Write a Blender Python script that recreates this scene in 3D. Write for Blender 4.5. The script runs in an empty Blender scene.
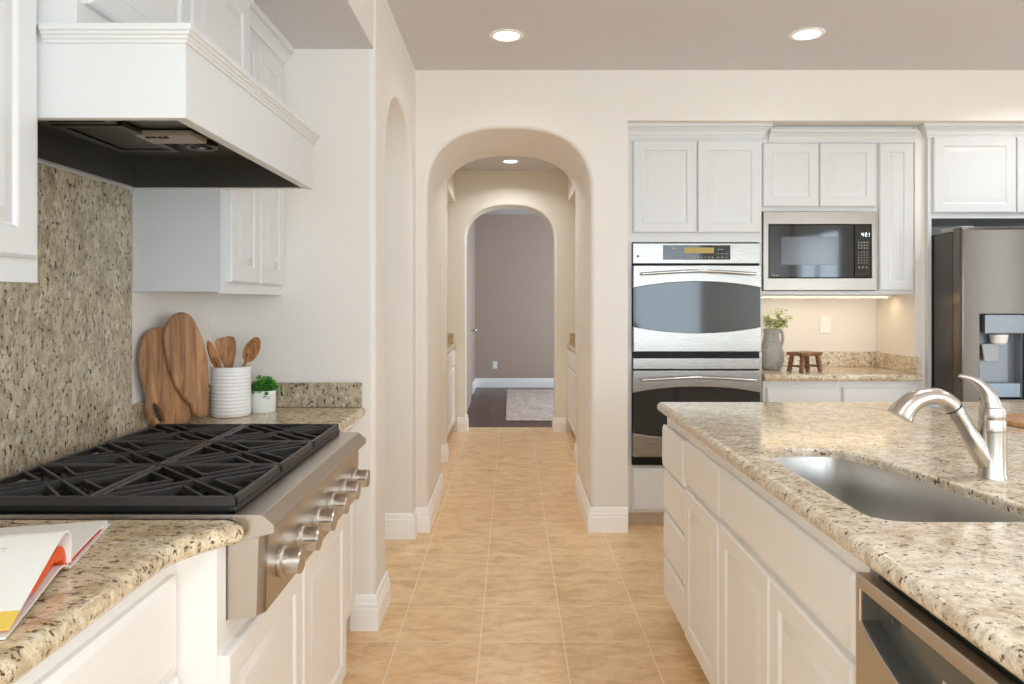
import bpy, bmesh, math, random
from mathutils import Vector, Matrix
from mathutils.geometry import tessellate_polygon
random.seed(7)
C = bpy.context.scene.collection
PI = math.pi

# ------------------------------------------------------------------ camera, world, lights, exposure
scene = bpy.context.scene
cam_data = bpy.data.cameras.new('camera')
cam = bpy.data.objects.new('camera', cam_data); C.objects.link(cam)
cam.location = (0, 0, 1.35)
cam.rotation_euler = (PI / 2, 0, 0)
cam_data.sensor_width = 36.0
cam_data.lens = 730 / 1024 * 36.0
cam_data.shift_x = 0.0005
cam_data.shift_y = -41 / 1024
cam_data.clip_start = 0.02
scene.camera = cam

world = bpy.data.worlds.new('overcast_sky'); scene.world = world
world.use_nodes = True
_bg = world.node_tree.nodes['Background']
_bg.inputs[0].default_value = (0.86, 0.93, 1.0, 1)
_bg.inputs[1].default_value = 0.8

vs = scene.view_settings
vs.view_transform = 'Standard'; vs.look = 'None'; vs.gamma = 1.0; vs.use_curve_mapping = False
vs.exposure = 1.03
try:
    scene.cycles.diffuse_bounces = 10
    scene.cycles.max_bounces = 12
    scene.cycles.sample_clamp_indirect = 6
except Exception:
    pass

def area(name, loc, rot, sx, sy, power, col, shape='RECTANGLE', spread=PI):
    l = bpy.data.lights.new(name, 'AREA'); l.shape = shape
    l.size = sx; l.size_y = sy; l.energy = power; l.color = col; l.spread = spread
    o = bpy.data.objects.new(name, l); C.objects.link(o)
    o.location = loc; o.rotation_euler = rot
    return o

DAY = (0.70, 0.865, 1.0); WARM = (1.0, 0.87, 0.70); CAN = (0.95, 0.97, 1.0)
# daylight entering by the windows behind the camera and in the family-room wall, then added fill lamps
area('daylight_window_back', (1.4, -3.32, 1.45), (PI / 2, 0, 0), 3.4, 1.9, 46, DAY)
area('daylight_window_side', (4.72, -2.3, 1.40), (PI / 2, 0, PI / 2), 1.6, 2.0, 48, DAY)
area('daylight_narrow_window', (4.605, 1.29, 1.40), (PI / 2, 0, PI / 2), 0.26, 2.0, 9, DAY)
area('added_fill_left', (-1.34, -1.7, 1.5), (PI / 2, 0, -PI / 2), 2.2, 1.8, 17, DAY)  # added fill through an invented window, to light the island front
area('added_fill_far_room', (2.85, 9.6, 1.5), (PI / 2, 0, PI / 2), 1.8, 1.6, 37, DAY)  # added fill from an unseen side of the far room
area('added_fill_side_room', (-2.9, 3.72, 1.5), (PI / 2, 0, -PI / 2), 0.8, 1.8, 5, DAY)  # added fill inside the side room, brightens the arch jamb

# ------------------------------------------------------------------ helpers
ORG = {}

class MB:
    """collects geometry in world (or local) coordinates, linked later as ONE mesh object"""
    def __init__(s): s.v = []; s.f = []
    def add(s, vs_, fs):
        n = len(s.v); s.v += [tuple(p) for p in vs_]; s.f += [tuple(i + n for i in f) for f in fs]; return s
    def box(s, x0, x1, y0, y1, z0, z1, b=0.0, seg=2):
        if x0 > x1: x0, x1 = x1, x0
        if y0 > y1: y0, y1 = y1, y0
        if z0 > z1: z0, z1 = z1, z0
        if b <= 0:
            vs_ = [(x, y, z) for z in (z0, z1) for y in (y0, y1) for x in (x0, x1)]
            return s.add(vs_, [(0, 2, 3, 1), (4, 5, 7, 6), (0, 1, 5, 4), (2, 6, 7, 3), (0, 4, 6, 2), (1, 3, 7, 5)])
        bm = bmesh.new(); bmesh.ops.create_cube(bm, size=1)
        for v in bm.verts:
            v.co = Vector(((x0 + x1) / 2 + v.co.x * (x1 - x0), (y0 + y1) / 2 + v.co.y * (y1 - y0), (z0 + z1) / 2 + v.co.z * (z1 - z0)))
        b = min(b, 0.49 * min(x1 - x0, y1 - y0, z1 - z0))
        bmesh.ops.bevel(bm, geom=bm.edges[:], offset=b, segments=seg, affect='EDGES', profile=0.5)
        return s.bm(bm)
    def bm(s, bm):
        bm.verts.index_update()
        s.add([v.co for v in bm.verts], [[v.index for v in f.verts] for f in bm.faces]); bm.free(); return s
    def rings(s, rs, cap0=True, cap1=True, closed=False):
        n = len(rs[0]); vs_ = [p for r in rs for p in r]; fs = []
        m = len(rs)
        for i in range(m if closed else m - 1):
            a = i * n; b = ((i + 1) % m) * n
            for k in range(n):
                k2 = (k + 1) % n
                fs.append((a + k, a + k2, b + k2, b + k))
        if not closed:
            if cap0: fs.append(tuple(range(n - 1, -1, -1)))
            if cap1: fs.append(tuple((m - 1) * n + k for k in range(n)))
        return s.add(vs_, fs)
    def lathe(s, prof, c=(0, 0, 0), n=32, M=None, cap0=True, cap1=True):
        rs = []
        for r, z in prof:
            ring = []
            for k in range(n):
                a = 2 * PI * k / n
                p = Vector((max(r, 1e-5) * math.cos(a), max(r, 1e-5) * math.sin(a), z))
                if M is not None: p = M @ p
                ring.append(p + Vector(c))
            rs.append(ring)
        return s.rings(rs, cap0, cap1)
    def tube(s, path, rad, n=12, flat=None, cap=True):
        P = [Vector(p) for p in path]; rs = []
        if not isinstance(rad, (list, tuple)): rad = [rad] * len(P)
        prev = None
        for i, p in enumerate(P):
            t = (P[min(i + 1, len(P) - 1)] - P[max(i - 1, 0)]).normalized()
            if flat is not None:
                V = Vector(flat); V = (V - t * V.dot(t)).normalized(); U = V.cross(t)
            else:
                if prev is None:
                    h = Vector((0, 0, 1)) if abs(t.z) < 0.9 else Vector((1, 0, 0))
                    U = t.cross(h).normalized()
                else:
                    U = (prev - t * prev.dot(t)).normalized()
                prev = U; V = t.cross(U)
            r = rad[i]; a, b = r if isinstance(r, (list, tuple)) else (r, r)
            rs.append([p + U * (a * math.cos(2 * PI * k / n)) + V * (b * math.sin(2 * PI * k / n)) for k in range(n)])
        return s.rings(rs, cap, cap)
    def bar(s, a, b, w, h, up=(0, 0, 1)):
        a = Vector(a); b = Vector(b); t = (b - a).normalized(); U = t.cross(Vector(up)).normalized(); V = U.cross(t)
        c = min(w, h) * 0.25
        sec = [(-w/2, -h/2), (w/2, -h/2), (w/2, h/2 - c), (w/2 - c, h/2), (-w/2 + c, h/2), (-w/2, h/2 - c)]
        return s.rings([[p + U * x + V * y for x, y in sec] for p in (a, b)])
    def xf(s, M):
        s.v = [tuple(M @ Vector(p)) for p in s.v]; return s

def curve(pts, n=8, closed=False):
    """Catmull-Rom through the points"""
    P = [Vector(p) for p in pts]; out = []
    m = len(P)
    for i in range(m if closed else m - 1):
        g = (lambda j: P[j % m]) if closed else (lambda j: P[max(0, min(m - 1, j))])
        p0, p1, p2, p3 = g(i - 1), g(i), g(i + 1), g(i + 2)
        for k in range(n):
            t = k / n
            out.append(0.5 * ((2 * p1) + (p2 - p0) * t + (2 * p0 - 5 * p1 + 4 * p2 - p3) * t * t + (3 * p1 - p0 - 3 * p2 + p3) * t ** 3))
    if not closed: out.append(P[-1])
    return out

def inset(poly, d):
    """move every edge of a counter-clockwise polygon inwards by d[i]"""
    n = len(poly); out = []
    for i in range(n):
        p0, p1, p2 = poly[i - 1], poly[i], poly[(i + 1) % n]
        a = Vector((p1[0] - p0[0], p1[1] - p0[1])).normalized(); b = Vector((p2[0] - p1[0], p2[1] - p1[1])).normalized()
        na = Vector((-a.y, a.x)); nb = Vector((-b.y, b.x)); da, db = d[i - 1], d[i]
        cr = a.x * b.y - a.y * b.x
        p = Vector((p1[0], p1[1]))
        if abs(cr) < 0.04:
            out.append(p + (na + nb).normalized() * ((da + db) / 2))
        else:
            t = ((nb * db - na * da).x * b.y - (nb * db - na * da).y * b.x) / cr
            out.append(p + na * da + a * t)
    return out

def slab(mb, outline, z0, z1, r, mp, edges=None, holes=(), hole_r=None, n=4, full=False):
    """plate with rounded edges: outline counter-clockwise in 2-D, mp(u, v, w) places it; edges scales the rounding of each edge"""
    hole_r = r if hole_r is None else hole_r
    def prof(rr):
        if rr <= 0: return [(0, z1), (0, z0)]
        rr = min(rr, (z1 - z0) / 2)
        pr = [(rr * (1 - math.sin(k / n * PI / 2)), z1 - rr * (1 - math.cos(k / n * PI / 2))) for k in range(n + 1)]
        pr += [(x, z0 + z1 - z) for x, z in reversed(pr)]
        return pr
    loops_top, loops_bot = [], []
    def do(poly, rr, sgn, es):
        es = es or [1] * len(poly)
        rs = []
        for d, w in prof(rr):
            rs.append([mp(p[0], p[1], w) for p in inset(poly, [sgn * d * e for e in es])])
        mb.rings(rs, False, False)
        pr = prof(rr)
        loops_top.append([Vector((p[0], p[1], 0)) for p in inset(poly, [sgn * pr[0][0] * e for e in es])])
        loops_bot.append([Vector((p[0], p[1], 0)) for p in inset(poly, [sgn * pr[-1][0] * e for e in es])])
    do(outline, r, 1, edges)
    for h in holes: do(h, hole_r, -1, None)
    for loops, w in ((loops_top, z1), (loops_bot, z0)):
        tri = tessellate_polygon(loops); pts = [p for l in loops for p in l]
        mb.add([mp(p.x, p.y, w) for p in pts], tri)
    return mb

XY = lambda u, v, w: Vector((u, v, w))
def front_y(y):  return lambda u, v, w: Vector((u, y - w, v))      # faces the camera (-Y)
def front_xp(x): return lambda u, v, w: Vector((x + w, u, v))      # faces +X
def front_xm(x): return lambda u, v, w: Vector((x - w, u, v))      # faces -X

def rect_rings(mb, u0, u1, v0, v1, prof, mp, back=True):
    rs = [[mp(u0 + d, v0 + d, w), mp(u1 - d, v0 + d, w), mp(u1 - d, v1 - d, w), mp(u0 + d, v1 - d, w)] for d, w in prof]
    return mb.rings(rs, back, True)

def raised_panel(mb, u0, u1, v0, v1, mp, t=0.02, fr=0.058):
    fr = min(fr, (u1 - u0) * 0.27)
    k = min(0.032, (u1 - u0) * 0.12)
    return rect_rings(mb, u0, u1, v0, v1, [(0, 0), (0, t - .006), (.0015, t - .004), (.007, t), (fr - .006, t), (fr, t - .003), (fr + .004, t - .008),
                                           (fr + .010, t - .008), (fr + k, t - .002), (fr + k + .003, t - .001)], mp)

def flat_front(mb, u0, u1, v0, v1, mp, t=0.02):
    return rect_rings(mb, u0, u1, v0, v1, [(0, 0), (0, t - .009), (.003, t - .007), (.012, t - .002), (.017, t)], mp)

def sweep(mb, path, prof, sgn=1):
    """profile (offset, z) carried along a 2-D path, mitred at its corners; the offset goes to the path's outer (right) side"""
    n = len(path); rs = []
    for i in range(n):
        p = Vector(path[i])
        ds = []
        if i > 0: ds.append((Vector(path[i]) - Vector(path[i - 1])).normalized())
        if i < n - 1: ds.append((Vector(path[i + 1]) - Vector(path[i])).normalized())
        ns = [Vector((d.y, -d.x)) * sgn for d in ds]
        if len(ns) == 2:
            m = (ns[0] + ns[1]).normalized(); m = m / max(0.2, m.dot(ns[0]))
        else: m = ns[0]
        rs.append([Vector((p.x + m.x * o, p.y + m.y * o, z)) for o, z in prof])
    return mb.rings(rs)

def link_mesh(name, mb, mat, org=(0, 0, 0), smooth=35, wn=True):
    me = bpy.data.meshes.new(name)
    me.from_pydata([(p[0] - org[0], p[1] - org[1], p[2] - org[2]) for p in mb.v], [], mb.f)
    bm = bmesh.new(); bm.from_mesh(me)
    bmesh.ops.remove_doubles(bm, verts=bm.verts[:], dist=0.00002)
    bmesh.ops.recalc_face_normals(bm, faces=bm.faces[:])
    bm.to_mesh(me); bm.free()
    me.materials.append(mat)
    o = bpy.data.objects.new(name, me); C.objects.link(o)
    if smooth:
        me.shade_smooth(); me.set_sharp_from_angle(angle=math.radians(smooth))
        if wn:
            m = o.modifiers.new('weighted_normal', 'WEIGHTED_NORMAL'); m.keep_sharp = True; m.weight = 80
    return o

def tag(o, label, cat, group=None):
    o['label'] = label; o['category'] = cat
    if group: o['group'] = group
    return o

def thing(name, label, cat, loc=(0, 0, 0), group=None, rot=0.0):
    o = bpy.data.objects.new(name, None); C.objects.link(o)
    o.empty_display_size = 0.05
    o.location = loc; o.rotation_euler = (0, 0, rot); tag(o, label, cat, group); ORG[o.name] = tuple(loc)
    return o

def part(name, mb, mat, parent, smooth=35, label=None, local=False, wn=True):
    org = ORG[parent.name]
    o = link_mesh(name, mb, mat, (0, 0, 0) if local else org, smooth, wn)
    o.parent = parent; ORG[o.name] = org
    if label: o['label'] = label
    return o

def solo(name, mb, mat, label, cat, group=None, smooth=35, wn=True):
    xs = [p[0] for p in mb.v]; ys = [p[1] for p in mb.v]; zs = [p[2] for p in mb.v]
    org = ((min(xs) + max(xs)) / 2, (min(ys) + max(ys)) / 2, min(zs))
    o = link_mesh(name, mb, mat, org, smooth, wn); o.location = org; ORG[o.name] = org
    return tag(o, label, cat, group)

def struct(name, mb, mat, smooth=35):
    o = link_mesh(name, mb, mat, (0, 0, 0), smooth); o['kind'] = 'structure'; ORG[o.name] = (0, 0, 0)
    return o

# ------------------------------------------------------------------ materials
def lin(c):
    return tuple(((v / 255) / 12.92 if v / 255 <= 0.04045 else ((v / 255 + 0.055) / 1.055) ** 2.4) for v in c) + (1.0,)

def mat(name, col, rough=0.5, metal=0.0, spec=0.5, coat=0.0, emit=None, estr=0.0, trans=0.0):
    m = bpy.data.materials.new(name); m.use_nodes = True
    b = m.node_tree.nodes['Principled BSDF']
    b.inputs['Base Color'].default_value = lin(col); b.inputs['Roughness'].default_value = rough
    b.inputs['Metallic'].default_value = metal; b.inputs['Specular IOR Level'].default_value = spec
    b.inputs['Coat Weight'].default_value = coat; b.inputs['Transmission Weight'].default_value = trans
    if emit:
        b.inputs['Emission Color'].default_value = lin(emit); b.inputs['Emission Strength'].default_value = estr
    return m

class NT:
    def __init__(s, m): s.t = m.node_tree; s.b = s.t.nodes['Principled BSDF']
    def n(s, typ, **kw):
        o = s.t.nodes.new(typ)
        for k, v in kw.items():
            if k in o.inputs.keys(): o.inputs[k].default_value = v
            else: setattr(o, k, v)
        return o
    def l(s, a, b): s.t.links.new(a, b)
    def coords(s, scale=(1, 1, 1), rot=(0, 0, 0), loc=(0, 0, 0)):
        c = s.n('ShaderNodeTexCoord'); mp = s.n('ShaderNodeMapping')
        mp.inputs['Scale'].default_value = scale; mp.inputs['Rotation'].default_value = rot; mp.inputs['Location'].default_value = loc
        s.l(c.outputs['Object'], mp.inputs['Vector']); return mp.outputs['Vector']
    def noise(s, vec, scale, detail=2, rough=0.5, dist=0.0):
        o = s.n('ShaderNodeTexNoise'); o.inputs['Scale'].default_value = scale; o.inputs['Detail'].default_value = detail
        o.inputs['Roughness'].default_value = rough; o.inputs['Distortion'].default_value = dist
        s.l(vec, o.inputs['Vector']); return o.outputs['Fac']
    def ramp(s, fac, stops, interp='LINEAR'):
        r = s.n('ShaderNodeValToRGB'); cr = r.color_ramp; cr.interpolation = interp
        while len(cr.elements) < len(stops): cr.elements.new(0.5)
        for e, (p, c) in zip(cr.elements, stops):
            e.position = p; e.color = lin(c) if len(c) == 3 else c
        s.l(fac, r.inputs['Fac']); return r.outputs['Color']
    def mix(s, fac, a, b, mode='MIX'):
        m = s.n('ShaderNodeMix', data_type='RGBA', blend_type=mode)
        if isinstance(fac, float): m.inputs[0].default_value = fac
        else: s.l(fac, m.inputs[0])
        for i, x in ((6, a), (7, b)):
            if isinstance(x, tuple): m.inputs[i].default_value = lin(x)
            else: s.l(x, m.inputs[i])
        return m.outputs[2]
    def bump(s, h, strength=0.2, dist=0.01):
        b = s.n('ShaderNodeBump'); b.inputs['Strength'].default_value = strength; b.inputs['Distance'].default_value = dist
        s.l(h, b.inputs['Height']); s.l(b.outputs['Normal'], s.b.inputs['Normal'])
W01 = (1, 1, 1, 1); K01 = (0, 0, 0, 1)

M_wall = mat('warm_white_wall_paint', (235, 230, 223), 0.75)
M_ceil = mat('taupe_ceiling_paint', (212, 210, 213), 0.85)
M_far = mat('mauve_wall_paint', (184, 165, 152), 0.8)
M_cream = mat('cream_hall_paint', (236, 230, 217), 0.75)
M_trim = mat('white_trim_paint', (252, 252, 251), 0.4)
M_cab = mat('white_cabinet_lacquer', (219, 221, 221), 0.32)
M_cabw = mat('bounce_warmed_cabinet_lacquer', (242, 239, 234), 0.34)  # same paint as the uppers; warm bounce light put into its color
M_kick = mat('toe_kick_paint', (206, 194, 178), 0.5)
M_black = mat('black_enamel', (14, 14, 15), 0.35)
M_iron = mat('cast_iron', (50, 48, 46), 0.38, spec=0.65)
M_glass = mat('dark_oven_glass', (26, 27, 29), 0.06, spec=0.8)
M_dkglass = mat('black_glass', (10, 11, 10), 0.05, spec=0.6)
M_dark = mat('dark_gap', (18, 17, 16), 0.6)
M_chrome = mat('polished_steel', (205, 203, 200), 0.16, 1.0)
M_white_cer = mat('white_glazed_ceramic', (242, 242, 240), 0.25)
M_plastic = mat('white_plastic', (243, 243, 240), 0.35)
M_grayplast = mat('gray_plastic', (150, 155, 160), 0.35)
M_lens = mat('lit_lamp_lens', (255, 250, 240), 0.5, emit=(255, 244, 226), estr=6.0)
M_strip = mat('lit_strip_lens', (255, 240, 215), 0.5, emit=(255, 222, 170), estr=6.0)

def steel(name, col, rough, axis, bump=0.0):
    m = mat(name, col, rough, 1.0); t = NT(m)
    sc = [260, 260, 260]; sc[axis] = 3
    h = t.noise(t.coords(tuple(sc)), 1.0, 2)
    r = t.n('ShaderNodeMapRange'); r.inputs['To Min'].default_value = rough - 0.03; r.inputs['To Max'].default_value = rough + 0.05
    t.l(h, r.inputs['Value']); t.l(r.outputs['Result'], t.b.inputs['Roughness'])
    if bump: t.bump(h, bump, 0.002)
    return m
M_steel_x = steel('brushed_steel_across', (166, 162, 156), 0.27, 0)
M_steel_w = steel('warm_brushed_steel', (158, 150, 141), 0.28, 0)
M_steel_y = steel('brushed_steel_along', (198, 190, 180), 0.30, 1)
M_fridge = mat('steel_dim_room_reflection', (107, 99, 91), 0.22, 1.0)  # stainless steel; dark brown room reflection is put into the base color
M_steel_z = steel('brushed_steel_upright', (196, 192, 187), 0.27, 2)
M_nickel = mat('brushed_nickel', (198, 191, 182), 0.27, 1.0)
M_hoodsteel = mat('dull_hood_steel', (112, 110, 105), 0.36, 0.9)

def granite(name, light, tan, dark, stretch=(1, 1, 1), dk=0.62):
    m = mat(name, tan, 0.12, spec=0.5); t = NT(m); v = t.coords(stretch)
    base = t.ramp(t.noise(v, 9, 5, 0.65, 0.6), [(0.30, tan), (0.52, light), (0.72, tuple(min(255, int(c * 1.05)) for c in light))])
    blotch = t.ramp(t.noise(v, 34, 4, 0.7, 0.4), [(0.42, K01), (0.60, W01)])
    c1 = t.mix(blotch, base, tuple(int(a * 0.45 + b * 0.55) for a, b in zip(tan, dark)))
    soft = t.n('ShaderNodeMath', operation='MULTIPLY'); t.l(blotch, soft.inputs[0]); soft.inputs[1].default_value = 0.55
    c1 = t.mix(soft.outputs[0], base, tuple(int(a * 0.6 + b * 0.4) for a, b in zip(tan, dark)))
    fl = t.ramp(t.noise(v, 72, 3, 0.6, 0.2), [(dk - 0.02, K01), (dk + 0.05, W01)])
    c2 = t.mix(fl, c1, dark)
    fine = t.ramp(t.noise(v, 150, 2, 0.5), [(0.60, K01), (0.70, W01)])
    f2 = t.n('ShaderNodeMath', operation='MULTIPLY'); t.l(fine, f2.inputs[0]); f2.inputs[1].default_value = 0.6
    c3 = t.mix(f2.outputs[0], c2, tuple(int(a * 0.5 + b * 0.5) for a, b in zip(tan, dark)))
    qz = t.ramp(t.noise(v, 46, 2, 0.5, 0.3), [(0.62, K01), (0.70, W01)])
    q2 = t.n('ShaderNodeMath', operation='MULTIPLY'); t.l(qz, q2.inputs[0]); q2.inputs[1].default_value = 0.6
    c4 = t.mix(q2.outputs[0], c3, (226, 220, 212))
    t.l(c4, t.b.inputs['Base Color'])
    return m
M_gran = granite('bright_lit_speckled_granite', (231, 220, 198), (204, 180, 142), (92, 72, 58), (1.05, 1.35, 1.2), 0.605)  # paler copy of one stone: counter sheen is put into its color
M_gran_l = granite('less_lit_speckled_granite', (226, 210, 178), (192, 164, 118), (96, 72, 52), (0.9, 1.4, 1.2), 0.585)  # same stone, less-lit tone put into its color, flecks denser
M_gran_w = granite('dim_lit_upright_granite', (200, 187, 160), (170, 153, 122), (56, 46, 38), (1.3, 1.3, 0.75), 0.59)  # same stone again, dimmer light on the upright slabs put into its color

def wood(name, cols, scale=(26, 26, 3), rough=0.45):
    m = mat(name, cols[1], rough); t = NT(m); v = t.coords(scale)
    a = t.noise(v, 1.0, 4, 0.6, 1.2); b = t.noise(t.coords(tuple(s * 0.35 for s in scale)), 1.0, 2, 0.5, 0.4)
    c = t.ramp(a, [(0.28, cols[0]), (0.5, cols[1]), (0.75, cols[2])])
    d = t.mix(b, c, t.ramp(a, [(0.3, tuple(int(x * 0.72) for x in cols[0])), (0.7, cols[1])]))
    t.l(d, t.b.inputs['Base Color']); return m
M_acacia = wood('acacia_wood', ((112, 76, 50), (192, 142, 98), (234, 194, 148)), (17, 17, 2.4))
M_spoon = wood('olive_wood', ((132, 84, 46), (184, 126, 76), (216, 166, 110)), (60, 60, 6))
M_riser = wood('rough_brown_wood', ((96, 62, 38), (150, 104, 70), (190, 146, 106)), (40, 8, 40))

def tile_floor():
    m = mat('sand_floor_tile', (222, 190, 145), 0.30, spec=0.5); t = NT(m)
    v = t.coords((1, 1, 1), loc=(0.123, -3.225 + 0.33 * 30, 0))
    br = t.n('ShaderNodeTexBrick', offset=0.0, squash=1.0)
    for k, x in (('Scale', 1.0), ('Mortar Size', 0.0028), ('Mortar Smooth', 0.3), ('Bias', 0.0), ('Brick Width', 0.3305), ('Row Height', 0.33)): br.inputs[k].default_value = x
    br.inputs['Color1'].default_value = (0.42, 0.42, 0.42, 1); br.inputs['Color2'].default_value = (0.58, 0.58, 0.58, 1)
    t.l(v, br.inputs['Vector'])
    big = t.noise(t.coords((1.6, 3.2, 1)), 4, 5, 0.68, 0.6)
    fine = t.noise(t.coords((14, 34, 1)), 1.0, 4, 0.65, 0.5)
    a = t.ramp(big, [(0.30, (212, 172, 122)), (0.5, (233, 197, 148)), (0.72, (243, 216, 172))])
    b = t.mix(t.ramp(fine, [(0.52, K01), (0.72, (0.45, 0.45, 0.45, 1))]), a, (188, 146, 98))
    tone = t.mix(0.12, b, br.outputs['Color'], 'SOFT_LIGHT')
    c = t.mix(br.outputs['Fac'], tone, (240, 224, 198))
    t.l(c, t.b.inputs['Base Color'])
    inv = t.n('ShaderNodeMath', operation='SUBTRACT'); inv.inputs[0].default_value = 1.0; t.l(br.outputs['Fac'], inv.inputs[1])
    t.bump(inv.outputs[0], 0.25, 0.002)
    return m
M_tile = tile_floor()

def plank_floor():
    m = mat('dark_plank_floor', (74, 46, 34), 0.3); t = NT(m)
    br = t.n('ShaderNodeTexBrick', offset=0.4)
    for k, x in (('Scale', 1.0), ('Mortar Size', 0.0015), ('Brick Width', 1.2), ('Row Height', 0.12)): br.inputs[k].default_value = x
    br.inputs['Color1'].default_value = lin((66, 40, 30)); br.inputs['Color2'].default_value = lin((82, 52, 38)); br.inputs['Mortar'].default_value = lin((40, 24, 18))
    t.l(t.coords(), br.inputs['Vector'])
    g = t.noise(t.coords((3, 50, 1)), 1.0, 4)
    t.l(t.mix(0.25, br.outputs['Color'], t.ramp(g, [(0.3, (50, 30, 22)), (0.7, (104, 68, 50))])), t.b.inputs['Base Color']); return m
M_plank = plank_floor()

def rug_mat():
    m = mat('faded_rug_wool', (196, 178, 166), 0.95); t = NT(m)
    a = t.noise(t.coords((9, 9, 1)), 1.0, 5, 0.7, 1.0)
    w = t.n('ShaderNodeTexWave', wave_type='RINGS'); w.inputs['Scale'].default_value = 3.0; w.inputs['Distortion'].default_value = 3.0; w.inputs['Detail'].default_value = 3
    t.l(t.coords((1.2, 1, 1)), w.inputs['Vector'])
    c = t.ramp(a, [(0.35, (176, 156, 146)), (0.6, (214, 198, 186))])
    t.l(t.mix(0.2, c, w.outputs['Color'], 'SOFT_LIGHT'), t.b.inputs['Base Color']); return m
M_rug = rug_mat()

# ------------------------------------------------------------------ the room shell
H = 2.70
struct('floor', MB().box(-3.2, 4.7, -3.3, 7.80, -0.06, 0.0), M_tile, 0)
struct('floor_far_room', MB().box(-3.2, 3.0, 7.80, 11.6, -0.06, 0.0), M_plank, 0)
struct('ceiling', MB().box(-3.2, 4.7, -3.3, 11.6, H, H + 0.1), M_ceil, 0)

def arch_poly(x0, x1, a, b, spring, apex, top, n=28, p=2.35, floor=-0.05):
    """wall outline with an arched opening between a and b standing on the floor"""
    c = (a + b) / 2; w = (b - a) / 2; h = apex - spring
    pts = [(x0, floor), (a, floor), (a, spring)]
    arc = []
    for k in range(1, n):
        th = PI - PI * k / n
        cx, sy = math.cos(th), math.sin(th)
        arc.append((c + w * math.copysign(abs(cx) ** (2 / p), cx), spring + h * abs(sy) ** (2 / p)))
    pts += arc + [(b, spring), (b, floor), (x1, floor), (x1, top), (x0, top)]
    e = [0] + [1] * (len(arc) + 3) + [0] * 4
    return pts, e[:len(pts)]

# back wall: deep arched passage into the pantry hall
pts, e = arch_poly(-1.2, 0.68, -0.492, 0.464, 1.965, 2.362, H, p=2.55)
mb = MB(); slab(mb, pts, 0, 0.86, 0.03, lambda u, v, w: Vector((u, 4.27 + w, v)), e)
struct('wall_back', mb, M_wall)
struct('wall_header', MB().box(0.68, 4.7, 4.27, 5.13, 2.4055, H), M_wall, 0)       # over the recessed cabinets
struct('wall_recess', MB().box(0.681, 4.7, 4.86, 5.13, -0.05, 2.405), M_wall, 0)   # back of the recess
struct('wall_return', MB().box(2.432, 2.492, 4.40, 4.8595, -0.05, 2.405), M_wall, 0)  # beside the fridge

# alcove side: wall end (pier) and side wall with its own arch
pts, e = arch_poly(3.0, 4.272, 3.262, 4.150, 1.93, 2.348, H)
e[-1] = 1
mb = MB(); slab(mb, pts, 0, 0.34, 0.025, lambda u, v, w: Vector((-0.56 - w, u, v)), e)
struct('wall_arch', mb, M_wall)
mb = MB().box(-1.40, -0.88, 3.0, 3.262, -0.05, H)
struct('wall_alcove_end', mb, M_wall)
struct('wall_left', MB().box(-1.40, -1.23, -0.6, 3.0, -0.05, H).box(-1.40, -1.23, -3.3, -2.8, -0.05, H).box(-1.40, -1.23, -2.8, -0.6, -0.05, 0.6).box(-1.40, -1.23, -2.8, -0.6, 2.38, H), M_wall, 0)
mb = MB()
for y in (-2.8, -1.73, -0.66): mb.box(-1.33, -1.28, y, y + 0.06, 0.6, 2.38)
for z in (0.6, 2.32): mb.box(-1.33, -1.28, -2.8, -0.6, z, z + 0.06)
struct('unseen_fill_window', mb, M_trim, 0)  # unseen window, added so fill light can reach the island front
# side room beyond the side arch
mb = MB().box(-3.2, -3.1, 3.0, 4.4, -0.05, H).box(-3.1, -1.40, 3.1, 3.262, -0.05, H).box(-3.1, -0.90, 4.150, 4.27, -0.05, H)
struct('wall_side_room', mb, M_wall)
# dropped soffit over the cooking alcove, its underside painted like the ceiling
struct('wall_soffit', MB().box(-1.23, -0.567, -3.3, 3.0, 2.392, H), M_wall, 0)
struct('ceiling_alcove', MB().box(-1.23, -0.568, -3.3, 2.999, 2.386, 2.392), M_ceil, 0)
# family room behind the camera
mb = MB().box(4.6, 4.7, 1.45, 4.4, -0.05, H).box(4.6, 4.7, -1.5, 1.13, -0.05, H).box(4.6, 4.7, -3.3, -3.1, -0.05, H)
for (y0, y1) in ((-3.1, -1.5), (1.13, 1.45)): mb.box(4.6, 4.7, y0, y1, -0.05, 0.35).box(4.6, 4.7, y0, y1, 2.42, H)
struct('wall_right', mb, M_wall, 0)
mb = MB().box(-1.4, -0.35, -3.3, -3.2, -0.05, H).box(3.15, 4.7, -3.3, -3.2, -0.05, H).box(-0.35, 3.15, -3.3, -3.2, -0.05, 0.45).box(-0.35, 3.15, -3.3, -3.2, 2.42, H)
struct('wall_front', mb, M_wall, 0)
mb = MB()
for x in (-0.35, 0.79, 1.94, 3.08): mb.box(x, x + 0.07, -3.27, -3.22, 0.45, 2.42)
for z in (0.45, 2.35): mb.box(-0.35, 3.15, -3.27, -3.22, z, z + 0.07)
struct('window_1', mb, M_trim, 0)
mb = MB()
for y in (-3.1, -2.34, -1.57): mb.box(4.63, 4.67, y, y + 0.07, 0.35, 2.42)
for z in (0.35, 2.35): mb.box(4.63, 4.67, -3.1, -1.5, z, z + 0.07)
struct('window_2', mb, M_trim, 0)
mb = MB()
for y in (1.13, 1.42): mb.box(4.63, 4.67, y, y + 0.03, 0.35, 2.42)
for z in (0.35, 2.39): mb.box(4.63, 4.67, 1.13, 1.45, z, z + 0.03)
struct('window_3', mb, M_trim, 0)

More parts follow.
